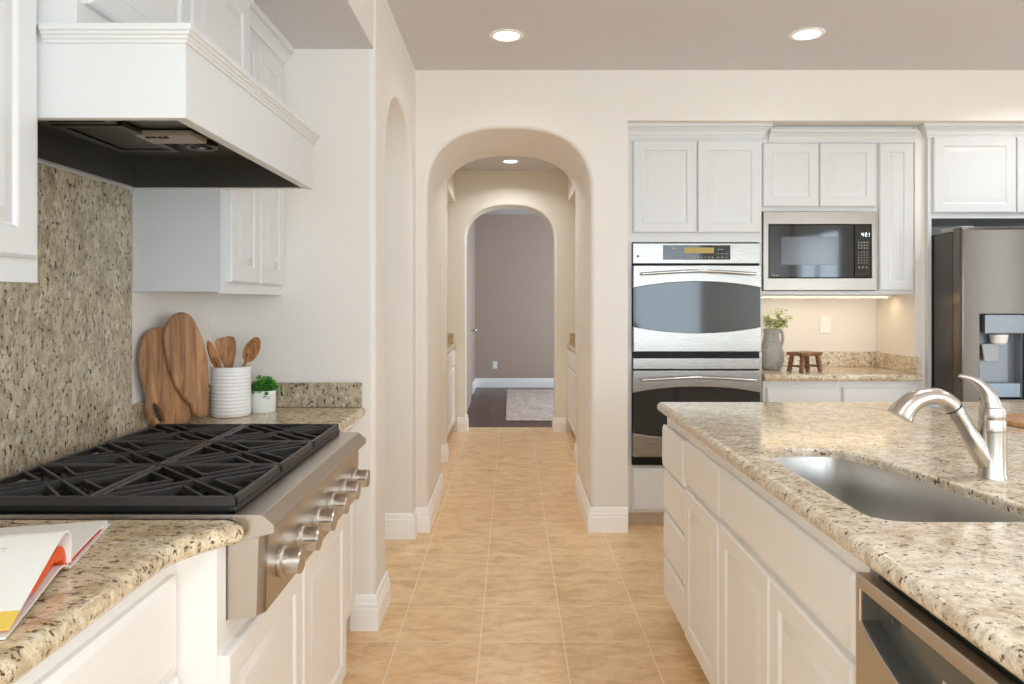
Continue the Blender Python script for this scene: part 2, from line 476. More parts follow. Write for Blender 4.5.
# pantry hall behind the deep arch: niches with base cabinets on both sides
for nm, s in (('wall_pantry_left', -1), ('wall_pantry_right', 1)):
    def bx(a, b, *r): struct(nm, MB().box(s * a, s * b, *r), M_cream, 0)
    bx(1.22, 1.30, 5.13, 7.54, -0.05, H)
    bx(0.545, 1.22, 6.12, 6.22, -0.05, H)
    bx(0.580, 0.70, 6.22, 7.54, 2.37, H)
pts, e = arch_poly(-1.3, 1.3, -0.474, 0.448, 1.98, 2.335, H)
mb = MB(); slab(mb, pts, 0, 0.26, 0.025, lambda u, v, w: Vector((u, 7.54 + w, v)), e)
struct('wall_pantry_end', mb, M_cream)
# room beyond
mb = MB().box(-1.4, 3.1, 11.4, 11.5, -0.05, H).box(-0.67, -0.57, 7.80, 11.4, -0.05, H)
mb.box(2.95, 3.05, 7.8, 8.7, -0.05, H).box(2.95, 3.05, 10.5, 11.4, -0.05, H).box(2.95, 3.05, 8.7, 10.5, -0.05, 0.7).box(2.95, 3.05, 8.7, 10.5, 2.3, H).box(1.3, 3.0, 7.7, 7.80, -0.05, H)
struct('wall_far_room', mb, M_far, 0)

# baseboards: a stepped profile swept round each wall
BASE = [(0.0, 0.0), (0.016, 0.0), (0.016, 0.086), (0.013, 0.092), (0.013, 0.108), (0.009, 0.114), (0.009, 0.130), (0.005, 0.142), (0.0, 0.145)]
def baseboard(nm, *paths):
    mb = MB()
    for p in paths: sweep(mb, p, BASE)
    struct(nm, mb, M_trim, 25)
baseboard('baseboard_alcove_end', [(-0.66, 3.0), (-0.56, 3.0), (-0.56, 3.262), (-0.90, 3.262)])
baseboard('baseboard_arch', [(-0.90, 4.150), (-0.56, 4.150), (-0.56, 4.27), (-0.492, 4.27), (-0.492, 5.13), (-1.2, 5.13)])
baseboard('baseboard_back', [(1.2, 5.13), (0.464, 5.13), (0.464, 4.27), (0.68, 4.27)])
baseboard('baseboard_pantry_left', [(-1.22, 6.12), (-0.545, 6.12), (-0.545, 6.22)])
baseboard('baseboard_pantry_right', [(0.545, 6.22), (0.545, 6.12), (1.22, 6.12)])
baseboard('baseboard_pantry_end', [(-0.56, 7.54), (-0.474, 7.54), (-0.474, 7.80)], [(0.448, 7.80), (0.448, 7.54), (0.56, 7.54)])
baseboard('baseboard_far_room', [(-0.57, 10.62), (-0.57, 11.4), (2.95, 11.4)])

# door on the side wall of the far room
mb = MB(); rect_rings(mb, 8.9, 9.75, 0.005, 2.03, [(0, 0), (0, .03), (.002, .032)], front_xp(-0.569))
for (z0, z1) in ((0.25, 0.95), (1.1, 1.85)): rect_rings(mb, 9.03, 9.62, z0, z1, [(0, .030), (.01, .036), (.03, .036), (.04, .033)], front_xp(-0.569))
d = struct('door_1', mb, M_far)
mb = MB(); mb.lathe([(0.012, 0), (0.012, 0.04), (0.026, 0.05), (0.028, 0.065), (0.018, 0.078), (0.0, 0.08)], (-0.537, 9.68, 0.96), 16, Matrix.Rotation(PI / 2, 3, 'Y'))
part('handle', mb, M_nickel, d)
mb = MB()
for y in (8.82, 9.76): mb.box(-0.569, -0.552, y, y + 0.07, 0, 2.10)
mb.box(-0.569, -0.552, 8.82, 9.83, 2.04, 2.11)
struct('trim_1', mb, M_far, 0)
# paired pull hooks seen on the far side wall
# ------------------------------------------------------------------ recessed ceiling lamps
for (x, y, lab) in ((-0.025, 3.71, 'lit white recessed ceiling lamp before the arched passage'), (1.494, 3.69, 'lit white recessed ceiling lamp in front of the microwave cabinets'),
                    (-0.01, 7.05, 'lit white recessed ceiling lamp deep in the pantry hall')):
    t = thing('recessed_lamp', lab, 'ceiling lamp', (x, y, H), 'recessed ceiling lamps')
    part('trim_ring', MB().lathe([(0.062, -.001), (0.066, -0.006), (0.082, -0.005), (0.088, -.001)], (x, y, H), 40, None, False, False), M_trim, t)
    part('lens', MB().lathe([(0.0, -0.0035), (0.055, -0.0035), (0.064, -0.002), (0.064, -0.001)], (x, y, H), 40), M_lens, t)
    area('can_light', (x, y, H - 0.012), (0, 0, 0), 0.13, 0.13, 0.6 if y < 5 else 3.4, CAN, 'DISK', 2.5)
for (x, y, lab) in ((0.45, 0.2, 'added unseen recessed lamp over the aisle beside the open cookbook'), (1.494, 1.9, 'added unseen recessed lamp straight above the faucet'), (3.0, 3.69, 'added unseen recessed lamp in front of the refrigerator'),  # lamps added out of view to even out the kitchen light
                    (3.0, 1.9, 'added unseen recessed lamp over the seating side of the island'), (-0.01, 5.62, 'added unseen recessed lamp just behind the deep arch')):  # hall lamp added, hidden by the arch, lights passage floor and jambs
    t = thing('recessed_lamp', lab, 'ceiling lamp', (x, y, H), 'recessed ceiling lamps')
    part('trim_ring', MB().lathe([(0.062, -.001), (0.066, -0.006), (0.082, -0.005), (0.088, -.001)], (x, y, H), 24, None, False, False), M_trim, t)
    part('lens', MB().lathe([(0.0, -0.0035), (0.055, -0.0035), (0.064, -0.002), (0.064, -0.001)], (x, y, H), 24), M_lens, t)
    area('can_light', (x, y, H - 0.012), (0, 0, 0), 0.13, 0.13, 3.5 if y < 5 else 4.2, CAN, 'DISK', 2.5)

# ------------------------------------------------------------------ wall plates
def wall_plate(lab, x, z, mp, kind='outlet_plate', cat='outlet', sz=1.0):
    w, h = 0.035 * sz, 0.0575 * sz
    mb = MB(); rect_rings(mb, x - w, x + w, z - h, z + h, [(0, 0), (0, .003), (.003, .006)], mp)
    o = solo(kind, mb, M_plastic, lab, cat)
    mb2 = MB()
    if cat == 'outlet':
        for dz in (-0.02, 0.02): rect_rings(mb2, x - .014, x + .014, z + dz - .013, z + dz + .013, [(0, .006), (.002, .008)], mp)
        part('socket', mb2, M_plastic, o)
    else:
        rect_rings(mb2, x - .017, x + .017, z - .033, z + .033, [(0, .006), (.003, .009)], mp); part('rocker', mb2, M_plastic, o)
    return o
wall_plate('white wall plate above the granite strip beside the small wooden stool', 2.085, 1.192, front_y(4.86), 'switch_plate', 'switch')
wall_plate('white outlet plate low on the mauve wall beyond the hall', -0.26, 0.35, front_y(11.4))
wall_plate('white switch plate on the inner wall of the arched passage', 4.95, 1.126, front_xm(0.464), 'switch_plate', 'switch')

# rug in the far room
mb = MB(); slab(mb, [(-0.065, 8.2), (1.65, 8.2), (1.65, 11.05), (-0.065, 11.05)], 0.0, 0.012, 0.005, XY)
solo('area_rug', mb, M_rug, 'faded beige patterned rug on the dark plank floor beyond the hall', 'rug')

# ------------------------------------------------------------------ pantry base cabinets
for s, lab in ((-1, 'white pantry base cabinet on the hall side nearer the cooktop'), (1, 'white pantry base cabinet on the hall side nearer the double oven')):
    x = 0.60 * s
    t = thing('pantry_cabinet', lab, 'cabinet', (s * 0.9, 6.88, 0), 'pantry base cabinets')
    mp = front_xp(x) if s < 0 else front_xm(x)
    mb = MB().box(s * 0.60, s * 1.218, 6.225, 7.535, 0.10, 0.874); part('carcass', mb, M_cabw, t, 0)
    part('toe_kick', MB().box(s * 0.67, s * 1.21, 6.225, 7.535, 0.0, 0.10), M_kick, t, 0)
    for k in range(3):
        y0 = 6.235 + k * 0.435
        part('drawer', flat_front(MB(), y0, y0 + 0.42, 0.69, 0.855, mp), M_cabw, t)
        part('door', raised_panel(MB(), y0, y0 + 0.42, 0.115, 0.675, mp), M_cabw, t)
    mb = MB(); o4 = [(s * 0.575, 6.222), (s * 1.22, 6.222), (s * 1.22, 7.538), (s * 0.575, 7.538)]
    if s < 0: o4 = o4[::-1]
    slab(mb, o4, 0.8745, 0.915, 0.015, XY)
    mb.box(s * 1.198, s * 1.218, 6.224, 7.536, 0.915, 1.02).box(s * 0.60, s * 1.197, 7.516, 7.536, 0.915, 1.02)
    solo('pantry_countertop', mb, M_gran_l, 'speckled granite top with upstand on the pantry cabinet nearer the ' + ('cooktop' if s < 0 else 'double oven'), 'countertop', 'pantry granite tops')

# ------------------------------------------------------------------ back wall: oven cabinet
CROWN = [(0.0, -0.080), (0.010, -0.080), (0.010, -0.064), (0.017, -0.062), (0.017, -0.056), (0.020, -0.048), (0.027, -0.037), (0.036, -0.030), (0.036, -0.024), (0.050, -0.021), (0.050, -0.004), (0.053, 0.0), (0.0, 0.0)]
def crown(path, top, t, m, sc=1.0):
    mb = MB(); sweep(mb, path, [(o * sc, top + z * sc) for o, z in CROWN]); return part('crown_molding', mb, m, t, 25)

ZT = 2.405
YF = 4.37
t = thing('oven_cabinet', 'tall white cabinet around the double oven with two upper doors and crown', 'cabinet', (1.09, 4.6, 0))
mb = MB().box(0.684, 0.719, YF, 4.858, 0.085, ZT - .004).box(1.484, 1.497, YF, 4.858, 0.085, ZT - .004).box(0.719, 1.484, YF, 4.858, 1.702, ZT - .004).box(0.719, 1.484, YF, 4.858, 0.085, 0.366)
part('carcass', mb, M_cab, t, 0)
part('toe_kick', MB().box(0.684, 1.497, YF + 0.08, 4.858, 0, 0.085), M_kick, t, 0)
part('door', raised_panel(MB(), 0.726, 1.104, 1.757, 2.308, front_y(YF)), M_cab, t)
part('door', raised_panel(MB(), 1.112, 1.490, 1.757, 2.308, front_y(YF)), M_cab, t)
part('lower_panel', flat_front(MB(), 0.722, 1.482, 0.098, 0.352, front_y(YF)), M_cab, t)
crown([(0.684, YF), (1.497, YF), (1.497, 4.41)], ZT, t, M_cab)

# ------------------------------------------------------------------ double wall oven
t = thing('double_wall_oven', 'stainless double wall oven with two dark glass doors', 'oven', (1.10, 4.6, 0.37))
OX0, OX1 = 0.722, 1.481
part('housing', MB().box(OX0 + .002, OX1 - .002, YF + 0.005, 4.84, 0.372, 1.696), M_dark, t, 0)
mpo = front_y(YF)
p = part('control_panel', rect_rings(MB(), OX0, OX1, 1.572, 1.694, [(0, 0), (0, .024), (.003, .028)], mpo), M_steel_x, t)
q = part('display', rect_rings(MB(), 0.902, 1.302, 1.596, 1.682, [(0, .028), (.002, .030)], mpo), M_dkglass, p)
M_lcd = mat('amber_display', (126, 108, 44), 0.3, emit=(150, 124, 40), estr=0.35)
M_key = mat('key_print', (150, 150, 146), 0.5)
part('readout', rect_rings(MB(), 1.028, 1.204, 1.634, 1.668, [(0, .030), (.001, .0308)], mpo), M_lcd, p)
mb = MB()
for (ux, n) in ((0.915, 4), (1.22, 3)):
    for i in range(n):
        for j in range(2): rect_rings(mb, ux + i * .026, ux + i * .026 + .014, 1.606 + j * .022, 1.612 + j * .022, [(0, .030), (.0005, .0306)], mpo)
part('touch_keys', mb, M_key, p); mb = MB()
for i in range(9): rect_rings(mb, 1.022 + i * .021, 1.034 + i * .021, 1.606, 1.613, [(0, .030), (.0005, .0306)], mpo)
part('touch_keys', mb, M_key, p); mb = MB()
rect_rings(mb, 0.952, 0.985, 1.655, 1.668, [(0, .030), (.0005, .0306)], mpo); rect_rings(mb, 1.225, 1.260, 1.655, 1.660, [(0, .030), (.0005, .0306)], mpo)
part('lettering', mb, M_key, p)
mb = MB(); mb.lathe([(0.0, 0.001), (0.008, 0.001), (0.008, 0.0)], (0.752, YF - .028, 1.616), 20, Matrix.Rotation(PI / 2, 3, 'X'))
part('emblem', mb, mat('emblem_gray', (96, 98, 104), 0.4), p)

def oven_door(z0, z1, gt_end, gt_mid, gb_end, gb_mid):
    N = 24
    d = MB()
    xs = [OX0 + (OX1 - OX0) * k / N for k in range(N + 1)]
    f = lambda k, a, b: a + (b - a) * (1 - (2 * k / N - 1) ** 2)
    up = [(x, f(k, gt_end, gt_mid)) for k, x in enumerate(xs)] + [(OX1, z1), (OX0, z1)]
    lo = [(OX0, z0), (OX1, z0)] + [(x, f(k, gb_end, gb_mid)) for k, x in reversed(list(enumerate(xs)))]
    slab(d, up, 0.004, 0.046, 0.004, mpo); slab(d, lo, 0.004, 0.046, 0.004, mpo)
    p = part('door', d, M_steel_x, t)
    part('window', MB().box(OX0 + .002, OX1 - .002, YF - 0.034, YF - 0.003, gb_mid - .01, gt_mid + .01), M_glass, p, 0)
    zc = z1 - 0.052
    path = curve([(OX0 + .045, YF - .085, zc), (OX0 + .20, YF - .094, zc + .010), ((OX0 + OX1) / 2, YF - .098, zc + .017), (OX1 - .20, YF - .094, zc + .010), (OX1 - .045, YF - .085, zc)], 8)
    h = MB(); h.tube(path, [0.0095] * len(path), 14)
    for x in (OX0 + .06, OX1 - .06): h.tube([(x, YF - .046, zc + .001), (x, YF - .088, zc + .001)], 0.007, 10)
    part('handle', h, M_chrome, p)
oven_door(1.049, 1.561, 1.428, 1.465, 1.198, 1.160)
part('middle_strip', rect_rings(MB(), OX0, OX1, 0.944, 1.012, [(0, 0), (0, .030), (.003, .034)], mpo), M_steel_x, t)
oven_door(0.425, 0.938, 0.806, 0.842, 0.566, 0.530)
mb = MB()
for k in range(4): mb.box(OX0 + .004, OX1 - .004, YF - .03, YF, 0.376 + k * .011, 0.382 + k * .011)
part('vent_slats', mb, M_black, t, 0)

# ------------------------------------------------------------------ microwave cabinet, microwave
YM = 4.41
t = thing('microwave_cabinet', 'white wall cabinet around the microwave with one tall narrow door', 'cabinet', (1.96, 4.63, 1.39))
mb = MB().box(1.500, 1.508, YM, 4.858, 1.39, ZT - .001).box(2.198, 2.431, YM, 4.858, 1.39, ZT - .001).box(1.508, 2.198, YM, 4.858, 1.892, ZT - .001).box(1.508, 2.198, YM, 4.858, 1.39, 1.410)
part('carcass', mb, M_cab, t, 0)
part('door', raised_panel(MB(), 1.514, 1.850, 1.917, 2.300, front_y(YM)), M_cab, t)
part('door', raised_panel(MB(), 1.856, 2.194, 1.917, 2.300, front_y(YM)), M_cab, t)
part('door', raised_panel(MB(), 2.214, 2.418, 1.412, 2.300, front_y(YM)), M_cab, t)
crown([(1.551, YM), (2.431, YM)], ZT - .026, t, M_cab, 0.92)

t = thing('microwave', 'built-in stainless microwave with black glass door', 'microwave', (1.85, 4.6, 1.414))
part('housing', MB().box(1.512, 2.192, YM + .002, 4.84, 1.415, 1.888), M_dark, t, 0)
mpm = front_y(YM)
mb = MB(); slab(mb, [(1.512, 1.413), (2.194, 1.413), (2.194, 1.889), (1.512, 1.889)], 0.0, 0.026, 0.004, mpm, holes=[[(1.545, 1.488), (2.164, 1.488), (2.164, 1.811), (1.545, 1.811)]])
part('trim_frame', mb, M_steel_w, t)
p = part('door', rect_rings(MB(), 1.547, 2.060, 1.490, 1.809, [(0, .0), (0, .019), (.003, .022)], mpm), M_dkglass, t)
M_win = mat('gray_mesh_window', (84, 86, 88), 0.12, spec=0.6)
part('window', rect_rings(MB(), 1.622, 1.960, 1.568, 1.736, [(0, .022), (.001, .0228)], mpm), M_win, p)
rr = MB()
for i, w in enumerate((.008, .006, .008, .007)): rect_rings(rr, 1.565 + i * .011, 1.565 + i * .011 + w, 1.500, 1.508, [(0, .022), (.0004, .0226)], mpm)
part('brand_mark', rr, M_key, p)
p = part('control_panel', rect_rings(MB(), 2.063, 2.162, 1.490, 1.809, [(0, .0), (0, .019), (.003, .022)], mpm), M_dkglass, t)
mb = MB()
for j in range(3):
    for i in range(4): rect_rings(mb, 2.083 + i * .017, 2.092 + i * .017, 1.698 - j * .017, 1.706 - j * .017, [(0, .022), (.0004, .0227)], mpm)
part('upper_keys', mb, M_key, p); mb = MB()
for j in range(5):
    for i in range(4): rect_rings(mb, 2.083 + i * .017, 2.090 + i * .017, 1.640 - j * .016, 1.646 - j * .016, [(0, .022), (.0004, .0227)], mpm)
part('number_keys', mb, M_key, p); mb = MB()
for i in range(3): rect_rings(mb, 2.085 + i * .022, 2.095 + i * .022, 1.548, 1.557, [(0, .022), (.0004, .0227)], mpm)
part('start_keys', mb, M_key, p)
def digits(mb, u, v, h, txt, mp, w):
    SEG = {'0': 'abcdef', '1': 'bc', '2': 'abged', '4': 'fgbc', '5': 'afgcd', '9': 'abcdfg', ':': ':'}
    k = h * 0.12
    for ch in txt:
        if ch == ':':
            for dz in (.3, .65): rect_rings(mb, u, u + k, v + h * dz, v + h * dz + k, [(0, w), (.0002, w + .0006)], mp)
            u += k * 2.5; continue
        g = h * 0.5
        S = {'a': (0, g, h - k, h), 'd': (0, g, 0, k), 'g': (0, g, h / 2 - k / 2, h / 2 + k / 2), 'f': (0, k, h / 2, h), 'e': (0, k, 0, h / 2), 'b': (g - k, g, h / 2, h), 'c': (g - k, g, 0, h / 2)}
        for c in SEG[ch]: a = S[c]; rect_rings(mb, u + a[0], u + a[1], v + a[2], v + a[3], [(0, w), (.0002, w + .0006)], mp)
        u += g + k * 1.6
    return mb
part('clock_digits', digits(MB(), 2.104, 1.738, .022, '4:21', mpm, .022), mat('lit_digits', (230, 240, 240), 0.4, emit=(220, 235, 240), estr=1.0), p)

# under-cabinet lamp
t = thing('under_cabinet_lamp', 'lit warm strip lamp under the microwave cabinet', 'lamp', (1.95, 4.64, 1.37))
part('body', MB().box(1.54, 2.40, 4.60, 4.66, 1.374, 1.390, .003), M_plastic, t)
part('lens', MB().box(1.56, 2.38, 4.618, 4.640, 1.371, 1.3745), M_strip, t, 0)
area('strip_light', (1.97, 4.63, 1.368), (0, 0, 0), 0.82, 0.04, 0.20, WARM)

# base cabinet and its counter under the microwave
t = thing('base_cabinet', 'white base cabinet under the granite counter by the small wooden stool', 'cabinet', (1.96, 4.6, 0))
YB = 4.36
part('carcass', MB().box(1.500, 2.430, YB, 4.858, 0.10, 0.874), M_cab, t, 0)
part('toe_kick', MB().box(1.500, 2.430, YB + .07, 4.858, 0, 0.10), M_kick, t, 0)
for (a, b) in ((1.522, 1.960), (1.974, 2.418)):
    part('drawer', flat_front(MB(), a, b, 0.680, 0.836, front_y(YB)), M_cab, t)
    part('door', raised_panel(MB(), a, b, 0.115, 0.665, front_y(YB)), M_cab, t)
mb = MB(); slab(mb, [(1.499, 4.315), (2.431, 4.315), (2.431, 4.859), (1.499, 4.859)], 0.8745, 0.915, 0.02, XY, [1, 0, 0, 0])
solo('countertop', mb, M_gran, 'speckled granite counter under the microwave carrying a pitcher and wooden stool', 'countertop')
mb = MB().box(1.500, 2.411, 4.838, 4.858, 0.9152, 1.014, .003).box(2.412, 2.431, 4.335, 4.858, 0.9152, 1.014, .003)
solo('backsplash', mb, M_gran, 'low speckled granite upstand behind the pitcher and wooden stool', 'backsplash')

# ------------------------------------------------------------------ fridge cabinet and fridge
t = thing('fridge_cabinet', 'white cabinet over the fridge with tall side panel and crown', 'cabinet', (3.0, 4.6, 0))
mb = MB().box(2.493, 2.514, YF, 4.858, 0, ZT - .004).box(3.520, 3.541, YF, 4.858, 0, ZT - .004).box(2.514, 3.520, YF, 4.858, 1.845, ZT - .004)
part('carcass', mb, M_cab, t, 0)
part('door', raised_panel(MB(), 2.517, 3.010, 1.875, 2.332, front_y(YF)), M_cab, t)
part('door', raised_panel(MB(), 3.018, 3.520, 1.875, 2.332, front_y(YF)), M_cab, t)
crown([(2.493, 4.399), (2.493, YF), (3.541, YF)], ZT, t, M_cab)

t = thing('refrigerator', 'stainless french-door refrigerator with a water dispenser', 'refrigerator', (2.97, 4.5, 0))
M_fside = mat('fridge_side_gray', (84, 80, 76), 0.35, 0.6)
part('body', MB().box(2.522, 3.430, 4.172, 4.84, 0.03, 1.745, .004), M_fside, t)
mpf = front_y(4.168)
mb = MB(); slab(mb, [(2.516, 0.66), (2.972, 0.66), (2.972, 1.763), (2.516, 1.763)], 0, 0.085, 0.016, mpf, holes=[[(2.620, 0.80), (2.872, 0.80), (2.872, 1.277), (2.620, 1.277)]], hole_r=.004, n=5)
fd = part('door', mb, M_fridge, t)
mb = MB(); slab(mb, [(2.980, 0.66), (3.436, 0.66), (3.436, 1.763), (2.980, 1.763)], 0, 0.085, 0.016, mpf, n=5)
fd2 = part('door', mb, M_fridge, t)
mb = MB(); slab(mb, [(2.516, 0.07), (3.436, 0.07), (3.436, 0.650), (2.516, 0.650)], 0, 0.085, 0.016, mpf, n=5)
fd3 = part('freezer_drawer', mb, M_fridge, t)
for d_, xh in ((fd, 2.935), (fd2, 3.017)):
    h = MB(); h.tube(curve([(xh, 4.083, 0.80), (xh, 4.03, 0.84), (xh, 4.025, 1.2), (xh, 4.03, 1.58), (xh, 4.083, 1.62)], 8), 0.011, 12); part('handle', h, M_chrome, d_)
h = MB(); h.tube(curve([(2.60, 4.083, 0.58), (2.64, 4.03, 0.58), (2.97, 4.025, 0.58), (3.31, 4.03, 0.58), (3.35, 4.083, 0.58)], 8), 0.011, 12); part('handle', h, M_chrome, fd3)
part('hinge_cover', MB().box(2.526, 2.60, 4.10, 4.30, 1.7455, 1.772, .006), M_grayplast, t)
part('hinge_cover', MB().box(3.352, 3.426, 4.10, 4.30, 1.7455, 1.772, .006), M_grayplast, t)
M_disp = mat('dispenser_silver', (136, 141, 147), 0.3, 0.5)
mb = MB().box(2.622, 2.870, 4.158, 4.165, 0.802, 1.275).box(2.622, 2.628, 4.10, 4.158, 0.802, 1.275).box(2.864, 2.870, 4.10, 4.158, 0.802, 1.275)
dp = part('dispenser', mb, M_disp, fd, 0)
p = dp
part('dispenser_panel', MB().box(2.645, 2.868, 4.076, 4.120, 1.168, 1.274, .006), M_disp, fd)
part('spout', MB().lathe([(0.028, 0), (0.040, .01), (0.046, .05), (0.046, .055)], (2.748, 4.118, 1.106), 24), M_plastic, fd)
mb = MB(); slab(mb, [(2.664, 1.010), (2.742, 1.010), (2.752, 1.108), (2.656, 1.108)], 0, 0.012, .004, lambda u, v, w: Vector((u, 4.128 - w + (v - 1.06) * 0.12, v)))
part('paddle', mb, mat('paddle_gray', (166, 170, 174), 0.3), fd)
mb = MB(); slab(mb, [(2.626, 0.806), (2.866, 0.806), (2.866, 0.888), (2.626, 0.888)], 0, 0.045, .006, front_y(4.150)); part('drip_tray', mb, mat('tray_blue_gray', (138, 152, 168), 0.25, 0.3), fd)

# ------------------------------------------------------------------ cooking side: base cabinets
mpl = front_xp
XN = -0.643      # face frame of the near and far cabinets
XB = -0.565      # face frame of the bumped-out cooktop cabinet
t = thing('base_cabinet', 'white base cabinet with drawers under the cookbook counter', 'cabinet', (-0.94, 0.9, 0))
mb = MB().box(-1.228, XN, 0.40, 1.398, 0.10, 0.874); part('carcass', mb, M_cabw, t, 0)
part('toe_kick', MB().box(-1.22, XN - .07, 0.40, 1.398, 0, 0.10), M_kick, t, 0)
for (a, b) in ((0.43, 0.86), (0.875, 1.374)):
    part('drawer', flat_front(MB(), a, b, 0.660, 0.836, mpl(XN)), M_cabw, t)
    part('door', raised_panel(MB(), a, b, 0.115, 0.645, mpl(XN)), M_cabw, t)

t = thing('cooktop_cabinet', 'white two-door cabinet bumped out under the rangetop', 'cabinet', (-0.90, 1.91, 0))
mb = MB().box(-1.228, XB, 1.400, 2.425, 0.10, 0.716).box(-1.228, XB, 1.400, 1.444, 0.716, 0.874, 0).box(-1.228, XB, 2.371, 2.425, 0.716, 0.874)
part('carcass', mb, M_cabw, t, 0)
part('toe_kick', MB().box(-1.22, XB - .06, 1.40, 2.425, 0, 0.10), M_kick, t, 0)
part('door', raised_panel(MB(), 1.408, 1.908, 0.115, 0.666, mpl(XB)), M_cabw, t)
part('door', raised_panel(MB(), 1.916, 2.417, 0.115, 0.666, mpl(XB)), M_cabw, t)

t = thing('base_cabinet', 'narrow white base cabinet between rangetop and alcove wall end', 'cabinet', (-0.94, 2.7, 0))
part('carcass', MB().box(-1.228, XN - .01, 2.427, 2.998, 0.10, 0.874), M_cabw, t, 0)
part('toe_kick', MB().box(-1.22, XN - .09, 2.427, 2.998, 0, 0.10), M_kick, t, 0)
part('drawer', flat_front(MB(), 2.44, 2.965, 0.690, 0.836, mpl(XN - .01)), M_cabw, t)
part('door', raised_panel(MB(), 2.44, 2.965, 0.115, 0.675, mpl(XN - .01)), M_cabw, t)

# granite: near slab flares out to meet the rangetop, far slab behind it
nose = [(-0.605, 0.38), (-0.605, 1.22)] + [(p.x, p.y) for p in curve([(-0.605, 1.22, 0), (-0.600, 1.30, 0), (-0.572, 1.36, 0), (-0.548, 1.395, 0), (-0.531, 1.415, 0), (-0.525, 1.432, 0), (-0.538, 1.446, 0)], 5)][1:]
out = [(-1.229, 0.38)] + nose + [(-1.229, 1.446)]
mb = MB(); slab(mb, out, 0.8745, 0.916, 0.0207, XY, [0] + [1] * (len(nose) - 1) + [0, 0], n=7)
solo('countertop', mb, M_gran_l, 'gold speckled granite counter under the open cookbook', 'countertop')
nose = [(p.x, p.y) for p in curve([(-0.525, 2.369, 0), (-0.510, 2.383, 0), (-0.517, 2.40, 0), (-0.545, 2.43, 0), (-0.575, 2.48, 0), (-0.596, 2.56, 0), (-0.60, 2.66, 0)], 5)] + [(-0.60, 2.998)]
out = [(-1.229, 2.369)] + nose + [(-1.229, 2.998)]
mb = MB(); slab(mb, out, 0.8745, 0.916, 0.0207, XY, [0] + [1] * (len(nose) - 1) + [0, 0], n=7)
solo('countertop', mb, M_gran_l, 'gold speckled granite counter under the white crock and cutting boards', 'countertop')
mb = MB().box(-1.229, -1.209, 1.36, 2.328, 0.9165, 1.704, .002)
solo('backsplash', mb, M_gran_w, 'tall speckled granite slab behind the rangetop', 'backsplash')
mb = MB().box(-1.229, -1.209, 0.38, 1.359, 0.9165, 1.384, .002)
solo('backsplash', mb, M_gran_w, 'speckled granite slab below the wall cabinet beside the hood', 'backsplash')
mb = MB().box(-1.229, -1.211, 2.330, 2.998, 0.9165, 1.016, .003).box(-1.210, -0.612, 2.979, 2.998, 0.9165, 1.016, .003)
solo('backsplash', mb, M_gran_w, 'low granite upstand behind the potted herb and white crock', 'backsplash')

# ------------------------------------------------------------------ rangetop
t = thing('rangetop', 'stainless six-burner gas rangetop with black cast-iron grates', 'rangetop', (-0.83, 1.908, 0.72))
RY0, RY1 = 1.450, 2.366
prof = [(-1.165, 0.720), (-0.507, 0.720), (-0.495, 0.724), (-0.4905, 0.880), (-0.4815, 0.884), (-0.474, 0.888), (-0.4715, 0.893), (-0.4715, 0.902), (-0.4735, 0.906),
        (-0.4945, 0.9235), (-0.499, 0.925), (-0.553, 0.925), (-0.553, 0.908), (-1.145, 0.908), (-1.145, 0.925), (-1.165, 0.925)]
mb = MB(); n = len(prof)
ends = []
for y, sg in ((RY0, 1), (RY1, -1)):
    pass
vv = []
def sect(y, dx): dx *= .6; return [Vector((x - (dx if (x > -0.51 and z < 0.887) else 0), y, z)) for x, z in prof]
rs = [sect(RY0, 0.020), sect(RY0 + 0.022, 0.0), sect(RY1 - 0.022, 0.0), sect(RY1, 0.020)]
flat = [p for r in rs for p in r]
fs = []
for i in range(3):
    for k in range(n): fs.append((i * n + k, i * n + (k + 1) % n, (i + 1) * n + (k + 1) % n, (i + 1) * n + k))
tri = tessellate_polygon([[Vector((x, z, 0)) for x, z in prof]])
mb.add(flat, fs + [tuple(a) for a in tri] + [tuple(3 * n + i for i in a) for a in tri])
part('body', mb, M_steel_y, t, 30)
for y in (RY0 + .001, RY1 - .012): part('side_trim', MB().box(-1.145, -0.553, y, y + .011, 0.908, 0.925, .002), M_steel_x, t)
mb = MB().box(-1.143, -0.555, RY0 + .013, RY1 - .013, 0.909, 0.919)
mb.box(-0.575, -0.552, RY0 + .014, RY1 - .014, 0.9255, 0.938, .004)
mb.box(-1.138, -0.576, RY0 + .021, RY0 + .028, 0.9195, 0.9375, .002).box(-1.138, -0.576, RY1 - .028, RY1 - .021, 0.9195, 0.9375, .002)
part('burner_tray', mb, M_black, t)
GX0, GX1 = -1.140, -0.556; GM = (GX0 + GX1) / 2
